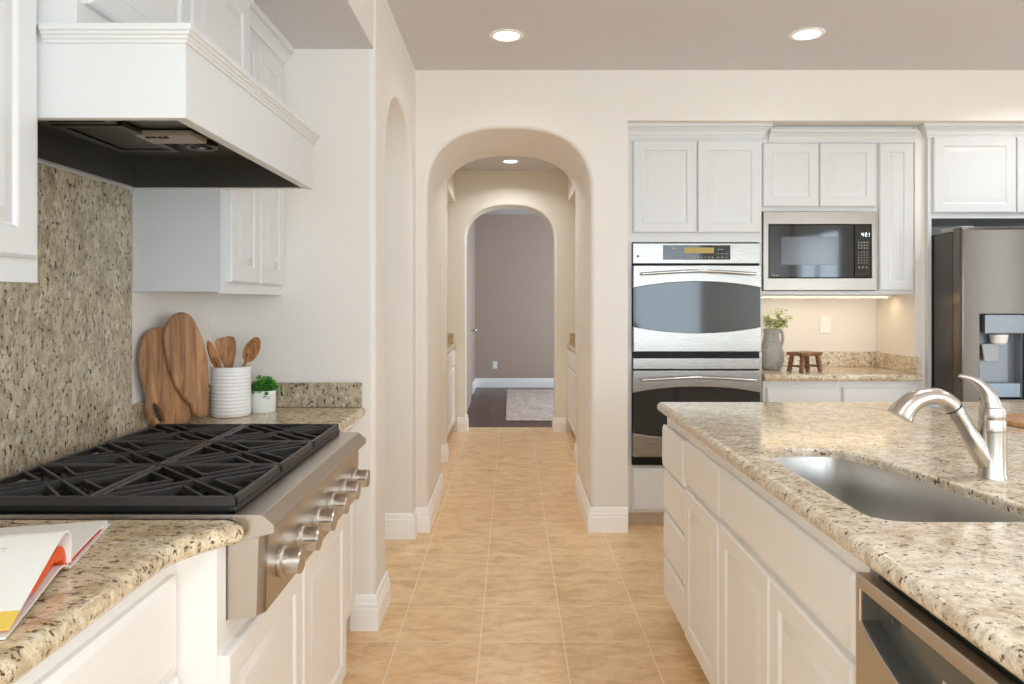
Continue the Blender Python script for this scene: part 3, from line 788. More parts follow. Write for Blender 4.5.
def grate(y0, y1):
    mb = MB(); zt = 0.956; w = 0.011; h = 0.018; zc = zt - h / 2
    for x in (GX0 + w / 2, GM - .0085, GM + .0085, GX1 - w / 2): mb.bar((x, y0 + .0015, zc - .0004), (x, y1 - .0015, zc - .0004), w, h)
    for y in (y0 + w / 2, y1 - w / 2): mb.bar((GX0, y, zc), (GX1, y, zc), w, h)
    for cx0, cx1 in ((GX0, GM), (GM, GX1)):
        a0, a1, b0, b1 = cx0 + .010, cx1 - .010, y0 + .010, y1 - .010
        cx, cy = (a0 + a1) / 2, (b0 + b1) / 2
        hh = 0.015; z = zt - hh / 2
        mb.bar((a0, b0, z), (a1, b1, z), .0065, hh); mb.bar((a0, b1, z), (a1, b0, z), .0065, hh)
        sx, sy = (a1 - a0) / 2, (b1 - b0) / 2
        for (ux, uy) in ((1, 0), (-1, 0), (0, 1), (0, -1)):
            tip = Vector((cx + ux * sx * .36, cy + uy * sy * .36, z))
            for q in (-1, 1):
                e = Vector((cx + ux * sx * .98 + (uy * q) * sx * .56, cy + uy * sy * .98 + (ux * q) * sy * .56, z))
                mb.bar(tip, e, .0065, hh)
    for x in (GX0 + .02, GM, GX1 - .02):
        for y in (y0 + .034, y1 - .034): mb.box(x - .009, x + .009, y - .008, y + .008, 0.9195, zt - .012, .002)
    return mb
gw = (RY1 - RY0 - .036) / 3
for k in range(3):
    y0 = RY0 + .018 + k * gw
    part('grate', grate(y0 + .001, y0 + gw - .001), M_iron, t, 30)
for k in range(3):
    for cx in ((GX0 + GM) / 2, (GM + GX1) / 2):
        c = (cx, RY0 + .018 + (k + .5) * gw, 0.919)
        mb = MB().lathe([(0.0, 0), (0.052, 0), (0.050, .006), (0.040, .008), (0.040, .014), (0.036, .018), (0.0, .019)], c, 28)
        part('burner_cap', mb, M_black, t)
RX = Matrix.Rotation(PI / 2, 3, 'Y')
for k in range(6):
    y = 1.556 + k * 0.1445; z = 0.797
    mb = MB().lathe([(0.032, 0), (0.033, .004), (0.033, .008), (0.029, .012), (0.0, .012)], (-0.4925, y, z), 36, RX)
    p = part('knob', mb, M_steel_y, t)
    kb = MB().lathe([(0.0255, .011), (0.0262, .014), (0.0262, .030), (0.0268, .034), (0.0268, .044), (0.0245, .047), (0.0, .0475)], (-0.4925, y, z), 36, RX)
    part('grip', kb, M_nickel, p)
    part('pointer', MB().box(-0.4925 + .010, -0.4925 + .0115, y - .0015, y + .0015, z - .029, z - .024), M_black, p, 0)

# ------------------------------------------------------------------ range hood and wall cabinets
t = thing('range_hood', 'white wooden range hood box with dark steel underside over the rangetop', 'range hood', (-0.93, 1.905, 1.708))
HX, HY0, HY1 = -0.645, 1.445, 2.366
Z0, Z1 = 1.712, 1.890
mb = MB()
slab(mb, [(-1.205, HY0), (HX, HY0), (HX, HY1), (-1.205, HY1), (-1.205, HY1 - .022), (HX - .028, HY1 - .022), (HX - .028, HY0 + .022), (-1.205, HY0 + .022)], Z0, Z1, .003, XY)
mb.box(-1.205, HX - .028, HY0 + .022, HY1 - .022, Z1 - .018, Z1)
part('shell', mb, M_cab, t)
TR = [(0.0, -0.030), (0.004, -0.030), (0.005, -0.024), (0.008, -0.022), (0.009, -0.017), (0.013, -0.015), (0.014, -0.010), (0.018, -0.008), (0.018, 0.004), (0.0, 0.004)]
mb = MB(); sweep(mb, [(-0.925, HY0), (HX, HY0), (HX, HY1 + 0.02)], [(o, Z1 + z) for o, z in TR]); part('trim_molding', mb, M_cab, t, 25)
# steel liner: four sloped walls and a top plate, open below
ix0, ix1, iy0, iy1 = -1.203, HX - .030, HY0 + .024, HY1 - .024
zt_ = 1.800
def liner():
    mb = MB(); th = .002
    lo = [(ix0, iy0), (ix1, iy0), (ix1, iy1), (ix0, iy1)]
    hi = [(ix0, iy0), (ix1 - .02, iy0), (ix1 - .02, iy1), (ix0, iy1)]
    rs = [[Vector((x, y, Z0 + .002)) for x, y in lo], [Vector((x, y, zt_)) for x, y in hi],
          [Vector((x, y, zt_ + th)) for x, y in hi], ]
    mb.rings(rs, False, True)
    return mb
part('liner', liner(), M_hoodsteel, t, 25)
M_mesh = mat('filter_mesh', (112, 108, 100), 0.4, 0.9); _t = NT(M_mesh)
_v = _t.n('ShaderNodeTexChecker'); _v.inputs['Scale'].default_value = 220; _v.inputs['Color1'].default_value = lin((126, 122, 112)); _v.inputs['Color2'].default_value = lin((40, 38, 36))
_t.l(_t.coords(), _v.inputs['Vector']); _t.l(_v.outputs['Color'], _t.b.inputs['Base Color'])
for (a, b) in ((1.50, 1.80), (1.82, 2.14)):
    mb = MB()
    for (x0, x1, y0, y1) in ((-1.15, -1.13, a, b), (-0.99, -0.97, a, b), (-1.13, -0.99, a, a + .02), (-1.13, -0.99, b - .02, b)): mb.box(x0, x1, y0, y1, zt_ - .014, zt_ - .001, .002)
    p = part('filter', mb, M_hoodsteel, t)
    part('filter_screen', MB().box(-1.131, -0.989, a + .018, b - .018, zt_ - .008, zt_ - .002), M_mesh, p, 0)
mb = MB().box(-0.075, 0.075, -0.05, 0.05, -0.016, 0.0, .004).xf(Matrix.Translation((-0.915, 1.965, zt_ - .001)))
p = part('control_box', mb, mat('control_gray', (176, 170, 160), 0.4), t)
mb = MB()
for k in range(4): mb.box(-0.965 + k * .016, -0.955 + k * .016, 1.922, 1.934, zt_ - .020, zt_ - .016)
part('switch_row', mb, M_black, p, 0)
mb = MB().lathe([(0.030, 0), (0.044, 0), (0.046, -.010), (0.042, -.014), (0.030, -.012)], (-0.885, 2.085, zt_ - .0005), 28, None, False, False)
p = part('lamp_ring', mb, M_hoodsteel, t)
part('lamp_glass', MB().lathe([(0.0, -.004), (0.029, -.004), (0.031, -.001), (0.0, -.001)], (-0.885, 2.085, zt_ - .0005), 28), M_win, p)

t = thing('hood_cabinet', 'white two-door cabinet on top of the range hood', 'cabinet', (-1.03, 1.905, 1.90))
part('carcass', MB().box(-1.228, -0.860, HY0, HY1 - .001, 1.896, 2.384), M_cab, t, 0)
part('door', raised_panel(MB(), 1.462, 1.915, 1.946, 2.310, mpl(-0.860)), M_cab, t)
part('door', raised_panel(MB(), 1.923, 2.350, 1.946, 2.310, mpl(-0.860)), M_cab, t)
crown([(-0.860, HY0), (-0.860, HY1 - .001), (-0.95, HY1 - .001)], 2.3855, t, M_cab) if False else None
mb = MB(); sweep(mb, [(-0.860, HY0), (-0.860, HY1 - .001), (-0.930, HY1 - .001)], [(o, 2.3855 + z) for o, z in CROWN]); part('crown_molding', mb, M_cab, t, 25)

t = thing('wall_cabinet', 'white wall cabinet over the cutting boards beyond the range hood', 'cabinet', (-1.08, 2.68, 1.38))
part('carcass', MB().box(-1.228, -0.955, 2.368, 2.998, 1.381, 2.384), M_cab, t, 0)
part('face_frame', MB().box(-0.955, -0.944, 2.368, 2.998, 1.375, 2.384), M_cab, t, 0)
part('door', raised_panel(MB(), 2.412, 2.690, 1.412, 2.300, mpl(-0.944)), M_cab, t)
part('door', raised_panel(MB(), 2.696, 2.975, 1.412, 2.300, mpl(-0.944)), M_cab, t)
mb = MB(); sweep(mb, [(-0.944, 2.43), (-0.944, 2.998)], [(o, 2.3855 + z) for o, z in CROWN]); part('crown_molding', mb, M_cab, t, 25)

t = thing('wall_cabinet', 'white wall cabinet on the camera side of the range hood', 'cabinet', (-1.08, 0.95, 1.386))
part('carcass', MB().box(-1.228, -0.937, 0.45, 1.443, 1.386, 2.384), M_cab, t, 0)
part('door', raised_panel(MB(), 0.47, 0.935, 1.432, 2.300, mpl(-0.937), 0.014), M_cab, t)
part('door', raised_panel(MB(), 0.943, 1.424, 1.432, 2.300, mpl(-0.937), 0.014), M_cab, t)
mb = MB(); sweep(mb, [(-0.937, 0.45), (-0.937, 1.443)], [(o, 2.3855 + z) for o, z in CROWN]); part('crown_molding', mb, M_cab, t, 25)

# ------------------------------------------------------------------ island
mpi = front_xm
XI = 0.660
t = thing('island_cabinet', 'white island cabinet with a stack of four drawers at the corner', 'cabinet', (0.96, 2.9, 0))
part('carcass', MB().box(XI, 1.25, 2.716, 3.095, 0.10, 0.874), M_cabw, t, 0)
part('toe_kick', MB().box(XI + .06, 1.25, 2.716, 3.095, 0, 0.10), M_kick, t, 0)
for i, (a, b) in enumerate(((0.655, 0.828), (0.476, 0.643), (0.285, 0.464), (0.108, 0.273))):
    part('drawer', flat_front(MB(), 2.722, 3.087, a, b, mpi(XI - (0.006 if i == 0 else 0))), M_cabw, t)
t = thing('island_cabinet', 'white island cabinet with one drawer above one raised door', 'cabinet', (0.96, 2.49, 0))
part('carcass', MB().box(XI, 1.25, 2.260, 2.714, 0.10, 0.874), M_cabw, t, 0)
part('toe_kick', MB().box(XI + .06, 1.25, 2.260, 2.714, 0, 0.10), M_kick, t, 0)
part('drawer', flat_front(MB(), 2.268, 2.706, 0.672, 0.832, mpi(XI)), M_cabw, t)
part('door', raised_panel(MB(), 2.268, 2.706, 0.108, 0.656, mpi(XI)), M_cabw, t)
t = thing('sink_cabinet', 'white island cabinet with wide false drawer and two doors under the sink', 'cabinet', (0.96, 1.80, 0))
mb = MB().box(XI, XI + .02, 1.345, 2.258, 0.10, 0.874).box(XI + .02, 1.25, 1.345, 1.363, 0.10, 0.874).box(XI + .02, 1.25, 2.240, 2.258, 0.10, 0.874).box(XI + .02, 1.25, 1.363, 2.240, 0.10, 0.118).box(1.232, 1.25, 1.363, 2.240, 0.118, 0.874)
part('carcass', mb, M_cabw, t, 0)
part('toe_kick', MB().box(XI + .06, 1.25, 1.345, 2.258, 0, 0.10), M_kick, t, 0)
part('false_drawer', flat_front(MB(), 1.378, 2.250, 0.680, 0.836, mpi(XI)), M_cabw, t)
part('door', raised_panel(MB(), 1.378, 1.812, 0.108, 0.664, mpi(XI)), M_cabw, t)
part('door', raised_panel(MB(), 1.820, 2.250, 0.108, 0.664, mpi(XI)), M_cabw, t)
mb = MB().box(1.27, 2.30, 0.42, 3.09, 0.0, 0.874)
solo('island_back_cabinet', mb, M_cabw, 'plain white cabinet block under the far half of the island counter', 'cabinet', smooth=0)
t = thing('island_end_panel', 'white panel closing the island beside the dishwasher', 'panel', (0.96, 0.66, 0))
part('board', MB().box(XI, 1.25, 0.42, 0.715, 0.10, 0.874), M_cabw, t, 0)
part('toe_kick', MB().box(XI + .06, 1.25, 0.42, 0.715, 0, 0.10), M_kick, t, 0)

# island counter with the sink cut-out (D-shaped bowl)
sink_pts = [(0.722, 1.520), (0.722, 1.80), (0.722, 2.04), (0.730, 2.094), (0.778, 2.130), (0.86, 2.147), (0.940, 2.132), (0.985, 2.05), (1.032, 1.875), (1.066, 1.68), (1.084, 1.535), (1.072, 1.468), (1.02, 1.443), (0.90, 1.440), (0.78, 1.442), (0.736, 1.465)]
hole = [(p.x, p.y) for p in curve([(x, y, 0) for x, y in sink_pts], 5, True)]
hole = hole[::-1]                                     # counter-clockwise
ar = sum(hole[i - 1][0] * hole[i][1] - hole[i][0] * hole[i - 1][1] for i in range(len(hole)))
if ar < 0: hole = hole[::-1]
R = 0.022
corner = [(0.625 + R * (1 - math.cos(a)), 3.155 - R * (1 - math.sin(a))) for a in [PI / 2 * k / 5 for k in range(5, -1, -1)]]
out = [(0.625, 0.40), (2.36, 0.40), (2.36, 3.155)] + [(x, y) for x, y in corner]
mb = MB(); slab(mb, out, 0.8745, 0.916, 0.0207, XY, None, [hole], 0.008, n=7)
solo('island_countertop', mb, M_gran, 'large speckled granite island counter around the steel sink', 'countertop')

t = thing('sink', 'stainless undermount sink bowl in the island counter', 'sink', (0.90, 1.80, 0.66))
def off(poly, d): return inset(poly, [d] * len(poly))
M_sink = mat('sink_steel', (200, 197, 192), 0.34, 1.0)
rs = []
for d, z in ((0.0012, 0.893), (0.0022, 0.8935), (0.004, 0.889), (0.006, 0.80), (0.008, 0.72), (0.016, 0.695), (0.034, 0.679), (0.065, 0.672)):
    rs.append([Vector((p.x, p.y, z)) for p in off(hole, d)])
back = [[Vector((p.x, p.y, z - .003)) for p in off(hole, d - 0.002)] for d, z in ((0.065, 0.672), (0.034, 0.678), (0.014, 0.692), (0.006, 0.72), (0.0034, 0.868), (0.0032, 0.893))]
mb = MB(); mb.rings(rs, False, True); mb.rings(back, True, False)
part('bowl', mb, M_sink, t, 50, wn=False)
part('drain', MB().lathe([(0.0, 0.001), (0.030, 0.001), (0.034, .004), (0.043, .004), (0.045, 0.0)], (0.90, 1.80, 0.6725), 28), M_chrome, t)

# faucet
t = thing('faucet', 'brushed nickel pull-out faucet with lever handle beside the sink', 'faucet', (1.183, 1.796, 0.916))
fx, fy = 1.183, 1.796
mb = MB().lathe([(0.034, 0.0), (0.034, .004), (0.0315, .010), (0.0305, .06), (0.031, .112), (0.0315, .1155), (0.0, .1156)], (fx, fy, 0.9162), 36)
sp = [(1.180, fy, 0.938), (1.160, fy, 0.966), (1.1325, fy, 1.014), (1.108, fy, 1.055), (1.0863, fy, 1.0895)]
spc = curve(sp, 6); ns = len(spc)
mb.tube(spc, [0.019 + 0.0040 * math.sin(PI * min(1, k / (ns * .6))) + 0.0005 for k in range(ns)], 20)
part('body', mb, M_nickel, t, 45, wn=False)
hd = curve([(1.0863, fy, 1.0895), (1.067, fy, 1.1055), (1.043, fy, 1.1145), (1.015, fy, 1.1130), (0.987, fy, 1.1015), (0.965, fy, 1.080), (0.956, fy, 1.066)], 6)
nr = len(hd)
mb = MB().tube(hd, [0.0195 + (0.002 if k < nr * .4 else 0.002 + 0.0105 * ((k / (nr - 1) - .4) / .6) ** 1.4) for k in range(nr)], 24)
p = part('spray_head', mb, M_nickel, t, 45, wn=False)
jt = [Vector((1.0890, fy, 1.0855)), Vector((1.0845, fy, 1.0910))]
part('joint_ring', MB().tube(jt, [.0212, .0212], 20), M_black, t)
mb = MB().box(1.005, 1.048, fy - .012, fy + .012, 1.089, 1.101, .005); part('spray_button', mb, M_grayplast, p)
mb = MB().lathe([(0.0, 0), (0.0300, 0.0), (0.0305, .004), (0.0295, .024), (0.0285, .027), (0.0295, .030), (0.0300, .044), (0.0285, .056), (0.0, .066)], (fx, fy, 1.0320), 36)
lv = curve([(fx - .000, fy, 1.075), (fx - .003, fy, 1.100), (fx - .014, fy, 1.126), (fx - .034, fy, 1.148), (fx - .056, fy, 1.160), (fx - .082, fy, 1.166)], 6)
nl = len(lv); mb.tube(lv, [0.0245 * (1 - k / (nl - 1)) ** 1.55 + 0.0040 for k in range(nl)], 20)
part('handle', mb, M_nickel, t, 45, wn=False)

# dishwasher
t = thing('dishwasher', 'stainless dishwasher with curved pocket handle under the island counter', 'dishwasher', (0.95, 1.03, 0.05))
DY0, DY1 = 0.722, 1.328
mpd = front_xm(0.655)
N = 20
hl = [(DY0 + .016, 0.832), (DY0 + .016, 0.776)] + [(DY0 + .016 + (DY1 - DY0 - .032) * k / N, 0.776 - 0.062 * (1 - abs(2 * k / N - 1) ** 2.2)) for k in range(1, N)] + [(DY1 - .016, 0.776), (DY1 - .016, 0.832)]
mb = MB(); slab(mb, [(DY0, 0.11), (DY1, 0.11), (DY1, 0.857), (DY0, 0.857)], 0, 0.030, 0.005, mpd, holes=[hl], hole_r=.004)
d = part('door', mb, M_steel_y, t)
M_pocket = mat('pocket_gray', (112, 112, 106), 0.22, 0.5)
pr = MB().box(0.660, 0.664, DY0 + .004, DY1 - .004, 0.70, 0.846)
pr.rings([[mpd(p_.x, p_.y, w_) for p_ in inset(hl[::-1] if sum(hl[i - 1][0] * hl[i][1] - hl[i][0] * hl[i - 1][1] for i in range(len(hl))) < 0 else hl, [d_] * len(hl))] for w_, d_ in ((-.005, .0008), (.024, .0008), (.024, .0022), (-.005, .0022))], False, False, True)
part('handle_pocket', pr, M_pocket, d, 0)
part('top_console', MB().box(0.664, 0.700, DY0 + .004, DY1 - .004, 0.70, 0.8535, .002), mat('console_gray', (92, 90, 86), 0.3, 0.4), t)
part('tub', MB().box(0.702, 1.24, DY0 + .004, DY1 - .004, 0.10, 0.868), M_dark, t, 0)
part('toe_kick', MB().box(0.715, 0.76, DY0 + .004, DY1 - .004, 0.0, 0.10), M_dark, t, 0)
M_mark = mat('pale_print', (196, 196, 190), 0.5); M_inkgray = mat('ink_gray', (70, 70, 70), 0.6)
lb = MB()
for i in range(2): rect_rings(lb, 1.072 + i * .024, 1.092 + i * .024, 0.742, 0.770, [(0, -.005), (0, -.0042)], mpd)
s_ = part('sticker', lb, M_mark, d, 0)
lb = MB()
for i in range(2):
    for j in range(3): rect_rings(lb, 1.075 + i * .024, 1.088 + i * .024, 0.748 + j * .007, 0.751 + j * .007, [(0, -.0042), (0, -.0039)], mpd)
part('sticker_print', lb, M_inkgray, s_, 0)
lb = MB(); lb.lathe([(0.004, 0), (0.006, 0), (0.006, .0006), (0.004, .0006)], (0.6596, 1.262, 0.797), 20, Matrix.Rotation(-PI / 2, 3, 'Y'))
for i in range(2): rect_rings(lb, 1.240 + i * .007, 1.245 + i * .007, 0.792, 0.802, [(0, -.0045), (0, -.0039)], mpd)
part('emblem', lb, M_inkgray, d, 0)

# wooden board lying on the island, its edge entering the picture
mb = MB(); o_ = [(1.742 + .012 * math.cos(a) , 2.50) for a in (0,)]
ell = [(1.93 + .215 * math.cos(2 * PI * k / 40) * (1 + .05 * math.cos(3 * 2 * PI * k / 40)), 2.55 + .16 * math.sin(2 * PI * k / 40)) for k in range(40)]
slab(mb, ell, 0.9165, 0.936, .006, XY)
solo('serving_board', mb, M_acacia, 'brown wooden board lying on the island behind the faucet', 'board')

# ------------------------------------------------------------------ small things
def ray_plane(px, py, P, Nn):
    d = Vector(((px - 511.5) / 730, 1.0, (301 - py) / 730)); o = Vector((0, 0, 1.35))
    return o + d * ((Vector(P) - o).dot(Nn) / d.dot(Nn))
def board(name, lab, P, U, lean, px_pts, th, hole=None, mark=None):
    """live-edge board standing on the counter: a true-size outline in its own leaning plane"""
    U = Vector((U[0], U[1], 0)).normalized(); Nn = Vector((U.y, -U.x, 0))
    V = (Vector((0, 0, 1)) - Nn * lean).normalized(); Nn = U.cross(V) * (-1 if U.cross(V).dot(Nn) < 0 else 1)
    P = Vector(P)
    to2 = lambda q: ((ray_plane(q[0], q[1], P, Nn) - P).dot(U), (ray_plane(q[0], q[1], P, Nn) - P).dot(V))
    def loop(pts, n):
        l = [(a.x, a.y) for a in curve([(to2(q)[0], to2(q)[1], 0) for q in pts], n, True)]
        a_ = sum(l[i - 1][0] * l[i][1] - l[i][0] * l[i - 1][1] for i in range(len(l)))
        return l if a_ > 0 else l[::-1]
    o2 = [(a, max(b, 0.0005)) for a, b in loop(px_pts, 4)]
    o2 = [p_ for i, p_ in enumerate(o2) if (Vector(p_) - Vector(o2[i - 1])).length > 0.0012]
    mb = MB(); slab(mb, o2, -th, 0, 0.006, lambda u, v, w: P + U * u + V * v + Nn * w, None, [loop(hole, 4)] if hole else (), 0.005)
    o = solo(name, mb, M_acacia, lab, 'cutting board', 'acacia cutting boards')
    return o, (P, U, V, Nn, to2)
S = lambda x, y: (130 + x / 5.26, 305 + y / 5.26)
Lp = [S(150, 655), S(112, 605), S(95, 555), S(98, 480), S(76, 400), S(60, 305), S(66, 225), S(92, 155), S(140, 122), S(196, 120), S(235, 170), S(262, 250), S(278, 340), S(285, 430), S(288, 490), S(318, 545), S(318, 600), S(280, 645), S(210, 662)]
Lh = [S(128, 515), S(122, 550), S(140, 590), S(170, 618), S(186, 605), S(172, 570), S(150, 530)]
bd, _ = board('cutting_board', 'live-edge wooden cutting board with a slot handle at the granite slab', (-1.155, 2.53, 0.917), (0.20, 0.98), 0.045, Lp, 0.016, Lh)
Rp = [S(372, 592), S(345, 570), S(332, 530), S(300, 500), S(272, 465), S(235, 390), S(205, 290), S(190, 190), S(200, 110), S(235, 55), S(280, 38), S(325, 58), S(365, 125), S(395, 210), S(412, 300), S(418, 400), S(418, 520), S(412, 580)]
bd2, (P2, U2, V2, N2, to2) = board('cutting_board', 'taller live-edge wooden cutting board leaning close behind the white crock', (-1.112, 2.655, 0.917), (0.20, 0.98), 0.045, Rp, 0.016)

# ribbed crock with utensils
c = Vector((-1.062, 2.765, 0.9165))
prof = [(0.0, 0.0), (0.066, 0.0), (0.070, 0.003)]
for k in range(13):
    z = 0.008 + k * 0.0132
    prof += [(0.0707, z), (0.0725, z + .003), (0.0725, z + .0085), (0.0707, z + .0115)]
prof += [(0.0725, 0.180), (0.0725, 0.186), (0.069, 0.187), (0.066, 0.184), (0.064, 0.02), (0.0, 0.016)]
mb = MB().lathe(prof, c, 48)
solo('utensil_crock', mb, M_white_cer, 'white ribbed ceramic crock holding wooden utensils', 'crock', smooth=40, wn=False)

def spoon_bowl(mb, ctr, axis, nrm, L, Wd, d=0.008, th=0.004):
    axis = Vector(axis).normalized(); nrm = Vector(nrm); nrm = (nrm - axis * nrm.dot(axis)).normalized(); side = axis.cross(nrm)
    def ring(r, z): return [Vector(ctr) + axis * (L * r * math.cos(a)) + side * (Wd * r * math.sin(a) * (1 - .12 * math.cos(a))) + nrm * z for a in [2 * PI * k / 24 for k in range(24)]]
    rs = [ring(.05, -d), ring(.4, -d * .84), ring(.7, -d * .5), ring(.93, -.001), ring(1.0, 0), ring(1.0, -.002), ring(.8, -d * .45 - th), ring(.45, -d - th * .8), ring(.05, -d - th)]
    return mb.rings(rs)
def utensil(name, lab, foot, tip, kind):
    foot = Vector(foot); tip = Vector(tip); ax = (tip - foot).normalized(); Lh = (tip - foot).length
    cam_n = (Vector((0, 0, 1.35)) - tip).normalized()
    mb = MB()
    if kind == 'spoon':
        mb.tube([foot, foot + ax * (Lh - .085), foot + ax * (Lh - .07)], [.0055, .006, .007], 10)
        spoon_bowl(mb, tip - ax * .050, ax, cam_n, .052, .0275)
        mb.tube([foot + ax * (Lh - .085), foot + ax * (Lh - .068)], [(.006, .005), (.010, .0045)], 12, cam_n)
    elif kind == 'side':
        nn = ax.cross(cam_n) + cam_n * .55
        mb.tube([foot, foot + ax * (Lh - .085), foot + ax * (Lh - .07)], [.0055, .006, .007], 10)
        spoon_bowl(mb, tip - ax * .060, ax, nn, .062, .028, .010)
    else:
        sd = ax.cross(cam_n).normalized()
        mb.tube([foot, foot + ax * (Lh - .125)], [.0055, .0065], 10)
        q = [(-.008, Lh - .135), (.008, Lh - .135), (.018, Lh - .105), (.031, Lh - .065), (.037, Lh - .015), (.030, Lh - .001), (-.012, Lh + .003), (-.032, Lh - .003), (-.036, Lh - .018), (-.032, Lh - .065), (-.018, Lh - .105)]
        nn = (cam_n - ax * cam_n.dot(ax)).normalized()
        slab(mb, q, -.003, .003, .002, lambda u, v, w: foot + ax * v - sd * u + nn * w)
    return solo(name, mb, M_spoon, lab, 'utensil', 'wooden utensils in the crock', 40)
utensil('wooden_spoon', 'wooden spoon seen edge-on against the tall cutting board', c + Vector((.02, .01, .020)), (-1.118, 2.690, 1.202), 'side')
utensil('spatula', 'flat wooden spatula standing in the middle of the crock', c + Vector((.005, .03, .020)), (-1.080, 2.75, 1.213), 'flat')
utensil('wooden_spoon', 'wooden spoon whose hollow faces the room, leaning to the potted herb', c + Vector((-.035, .0, .020)), (-0.958, 2.755, 1.211), 'spoon')

# potted herb
c = Vector((-0.975, 2.865, 0.9165))
t = thing('potted_herb', 'small white pot of bright green herb beside the crock', 'potted plant', tuple(c))
part('pot', MB().lathe([(0.0, 0), (0.046, 0), (0.048, .003), (0.0495, .080), (0.0495, .084), (0.046, .084), (0.045, .078), (0.0, .072)], c, 40), M_white_cer, t, wn=False)
part('soil', MB().lathe([(0.0, .0735), (0.0445, .0775), (0.0, .079)], c, 20), mat('potting_soil', (60, 44, 32), 0.9), t, wn=False)
def leaf(mb, p, d, up, L, Wd):
    d = Vector(d).normalized(); up = Vector(up); s_ = d.cross(up).normalized(); n_ = s_.cross(d)
    pts = [p, p + d * L * .35 + s_ * Wd, p + d * L * .8 + s_ * Wd * .7 - n_ * L * .08, p + d * L - n_ * L * .12, p + d * L * .8 - s_ * Wd * .7 - n_ * L * .08, p + d * L * .35 - s_ * Wd, p + d * L * .5 + n_ * L * .10]
    mb.add(pts, [(0, 1, 6), (1, 2, 6), (2, 3, 6), (3, 4, 6), (4, 5, 6), (5, 0, 6)])
def leaf_mat(name, a, b, c_, sc=60):
    m = mat(name, b, 0.5); q = NT(m); q.l(q.ramp(q.noise(q.coords(), sc, 2), [(0.3, a), (0.5, b), (0.7, c_)]), q.b.inputs['Base Color'])
    q.b.inputs['Subsurface Weight'].default_value = 0.0
    return m
M_leaf = leaf_mat('herb_green', (30, 100, 22), (66, 156, 40), (120, 196, 70))
rnd = random.Random(3)
mb = MB(); st = MB()
for k in range(46):
    a = rnd.uniform(0, 2 * PI); r = 0.058 * math.sqrt(rnd.random()); hz = 0.128 + rnd.uniform(-.016, .018) - 2.2 * r * r * 5
    tp = c + Vector((r * math.cos(a), r * math.sin(a), hz))
    b0 = c + Vector((r * .5 * math.cos(a), r * .5 * math.sin(a), .076))
    st.tube([b0, (b0 + tp) / 2 + Vector((0, 0, .006)), tp], [.0012, .001, .0008], 5)
    for j in range(9):
        th = rnd.uniform(0, 2 * PI); el = rnd.uniform(-.3, .9)
        leaf(mb, tp + Vector((rnd.uniform(-.006, .006), rnd.uniform(-.006, .006), rnd.uniform(-.022, .006))), (math.cos(th), math.sin(th), el), (0, 0, 1), rnd.uniform(.012, .020), rnd.uniform(.005, .008))
part('stems', st, M_leaf, t, wn=False)
part('foliage', mb, M_leaf, t, 0)

# stoneware pitcher with green sprigs
c = Vector((1.648, 4.63, 0.9165))
M_stone = mat('gray_stoneware', (164, 164, 156), 0.6); q = NT(M_stone)
q.l(q.ramp(q.noise(q.coords(), 60, 4, .7), [(0.35, (150, 150, 142)), (0.65, (178, 177, 168))]), q.b.inputs['Base Color'])
t = thing('pitcher', 'gray stoneware pitcher holding yellow-green sprigs', 'pitcher', tuple(c))
prof = [(0.0, 0.0), (0.050, 0.0), (0.056, 0.004), (0.068, 0.030), (0.076, 0.065), (0.075, 0.100), (0.064, 0.145), (0.051, 0.185), (0.046, 0.215), (0.047, 0.240), (0.050, 0.256), (0.047, 0.257), (0.043, 0.238), (0.042, 0.21), (0.055, 0.150), (0.066, 0.10), (0.0, 0.02)]
part('body', MB().lathe(prof, c, 40), M_stone, t, 60, wn=False)
hp = curve([c + Vector(v) for v in ((.044, 0, .238), (.060, 0, .244), (.070, 0, .226), (.072, 0, .190), (.064, 0, .155), (.058, 0, .145))], 6)
part('handle', MB().tube(hp, [(.010, .006)] * len(hp), 12, (0, 1, 0)), M_stone, t, 60, wn=False)
M_sprig = leaf_mat('sprig_yellow_green', (104, 124, 26), (150, 168, 46), (200, 206, 92))
for k, (dx, dy, dz) in enumerate(((-.045, -.01, .335), (-.012, .03, .335), (.035, -.02, .355), (.068, .01, .370), (.105, -.015, .330), (.095, .03, .290), (-.02, -.03, .315), (.06, -.03, .325))):
    mb = MB(); b0 = c + Vector((dx * .12, dy * .12, 0.10)); tp = c + Vector((dx, dy, dz)); md = c + Vector((dx * .28, dy * .3, .245))
    pth = curve([b0, md, tp], 6); mb.tube(pth, [.0016] * len(pth), 5)
    for j in range(64):
        q_ = pth[-1] + (md - tp) * rnd.uniform(-.05, .7) + Vector((rnd.gauss(0, .014), rnd.gauss(0, .014), rnd.gauss(0, .011)))
        th = rnd.uniform(0, 2 * PI)
        leaf(mb, q_, (math.cos(th), math.sin(th), rnd.uniform(-.2, .8)), (0, 0, 1), rnd.uniform(.011, .019), rnd.uniform(.005, .0085))
    o = solo('leafy_sprig', mb, M_sprig, 'yellow-green leafy sprig standing in the gray stoneware pitcher', 'sprig', 'sprigs in the gray pitcher', 0)

# small wooden stool (riser)
t = thing('wooden_riser', 'miniature rough brown wooden stool beside the pitcher', 'stool', (1.805, 4.50, 0.9165), rot=0.42)
mb = MB(); slab(mb, [(-.085, -.060), (.085, -.060), (.085, .060), (-.085, .060)], 0.098, 0.120, .004, XY); part('seat', mb, M_riser, t, local=True)
for sx in (-1, 1):
    for sy in (-1, 1):
        mb = MB().bar((sx * .078, sy * .050, 0.0), (sx * .060, sy * .042, 0.101), .023, .023, (0, 1, 0)); part('leg', mb, M_riser, t, local=True)
for sx in (-1, 1):
    mb = MB().bar((sx * .071, -.048, .034), (sx * .071, .048, .034), .012, .010); part('stretcher', mb, M_riser, t, local=True)
mb = MB().bar((-.07, 0, .036), (.07, 0, .036), .010, .010); part('stretcher', mb, M_riser, t, local=True)

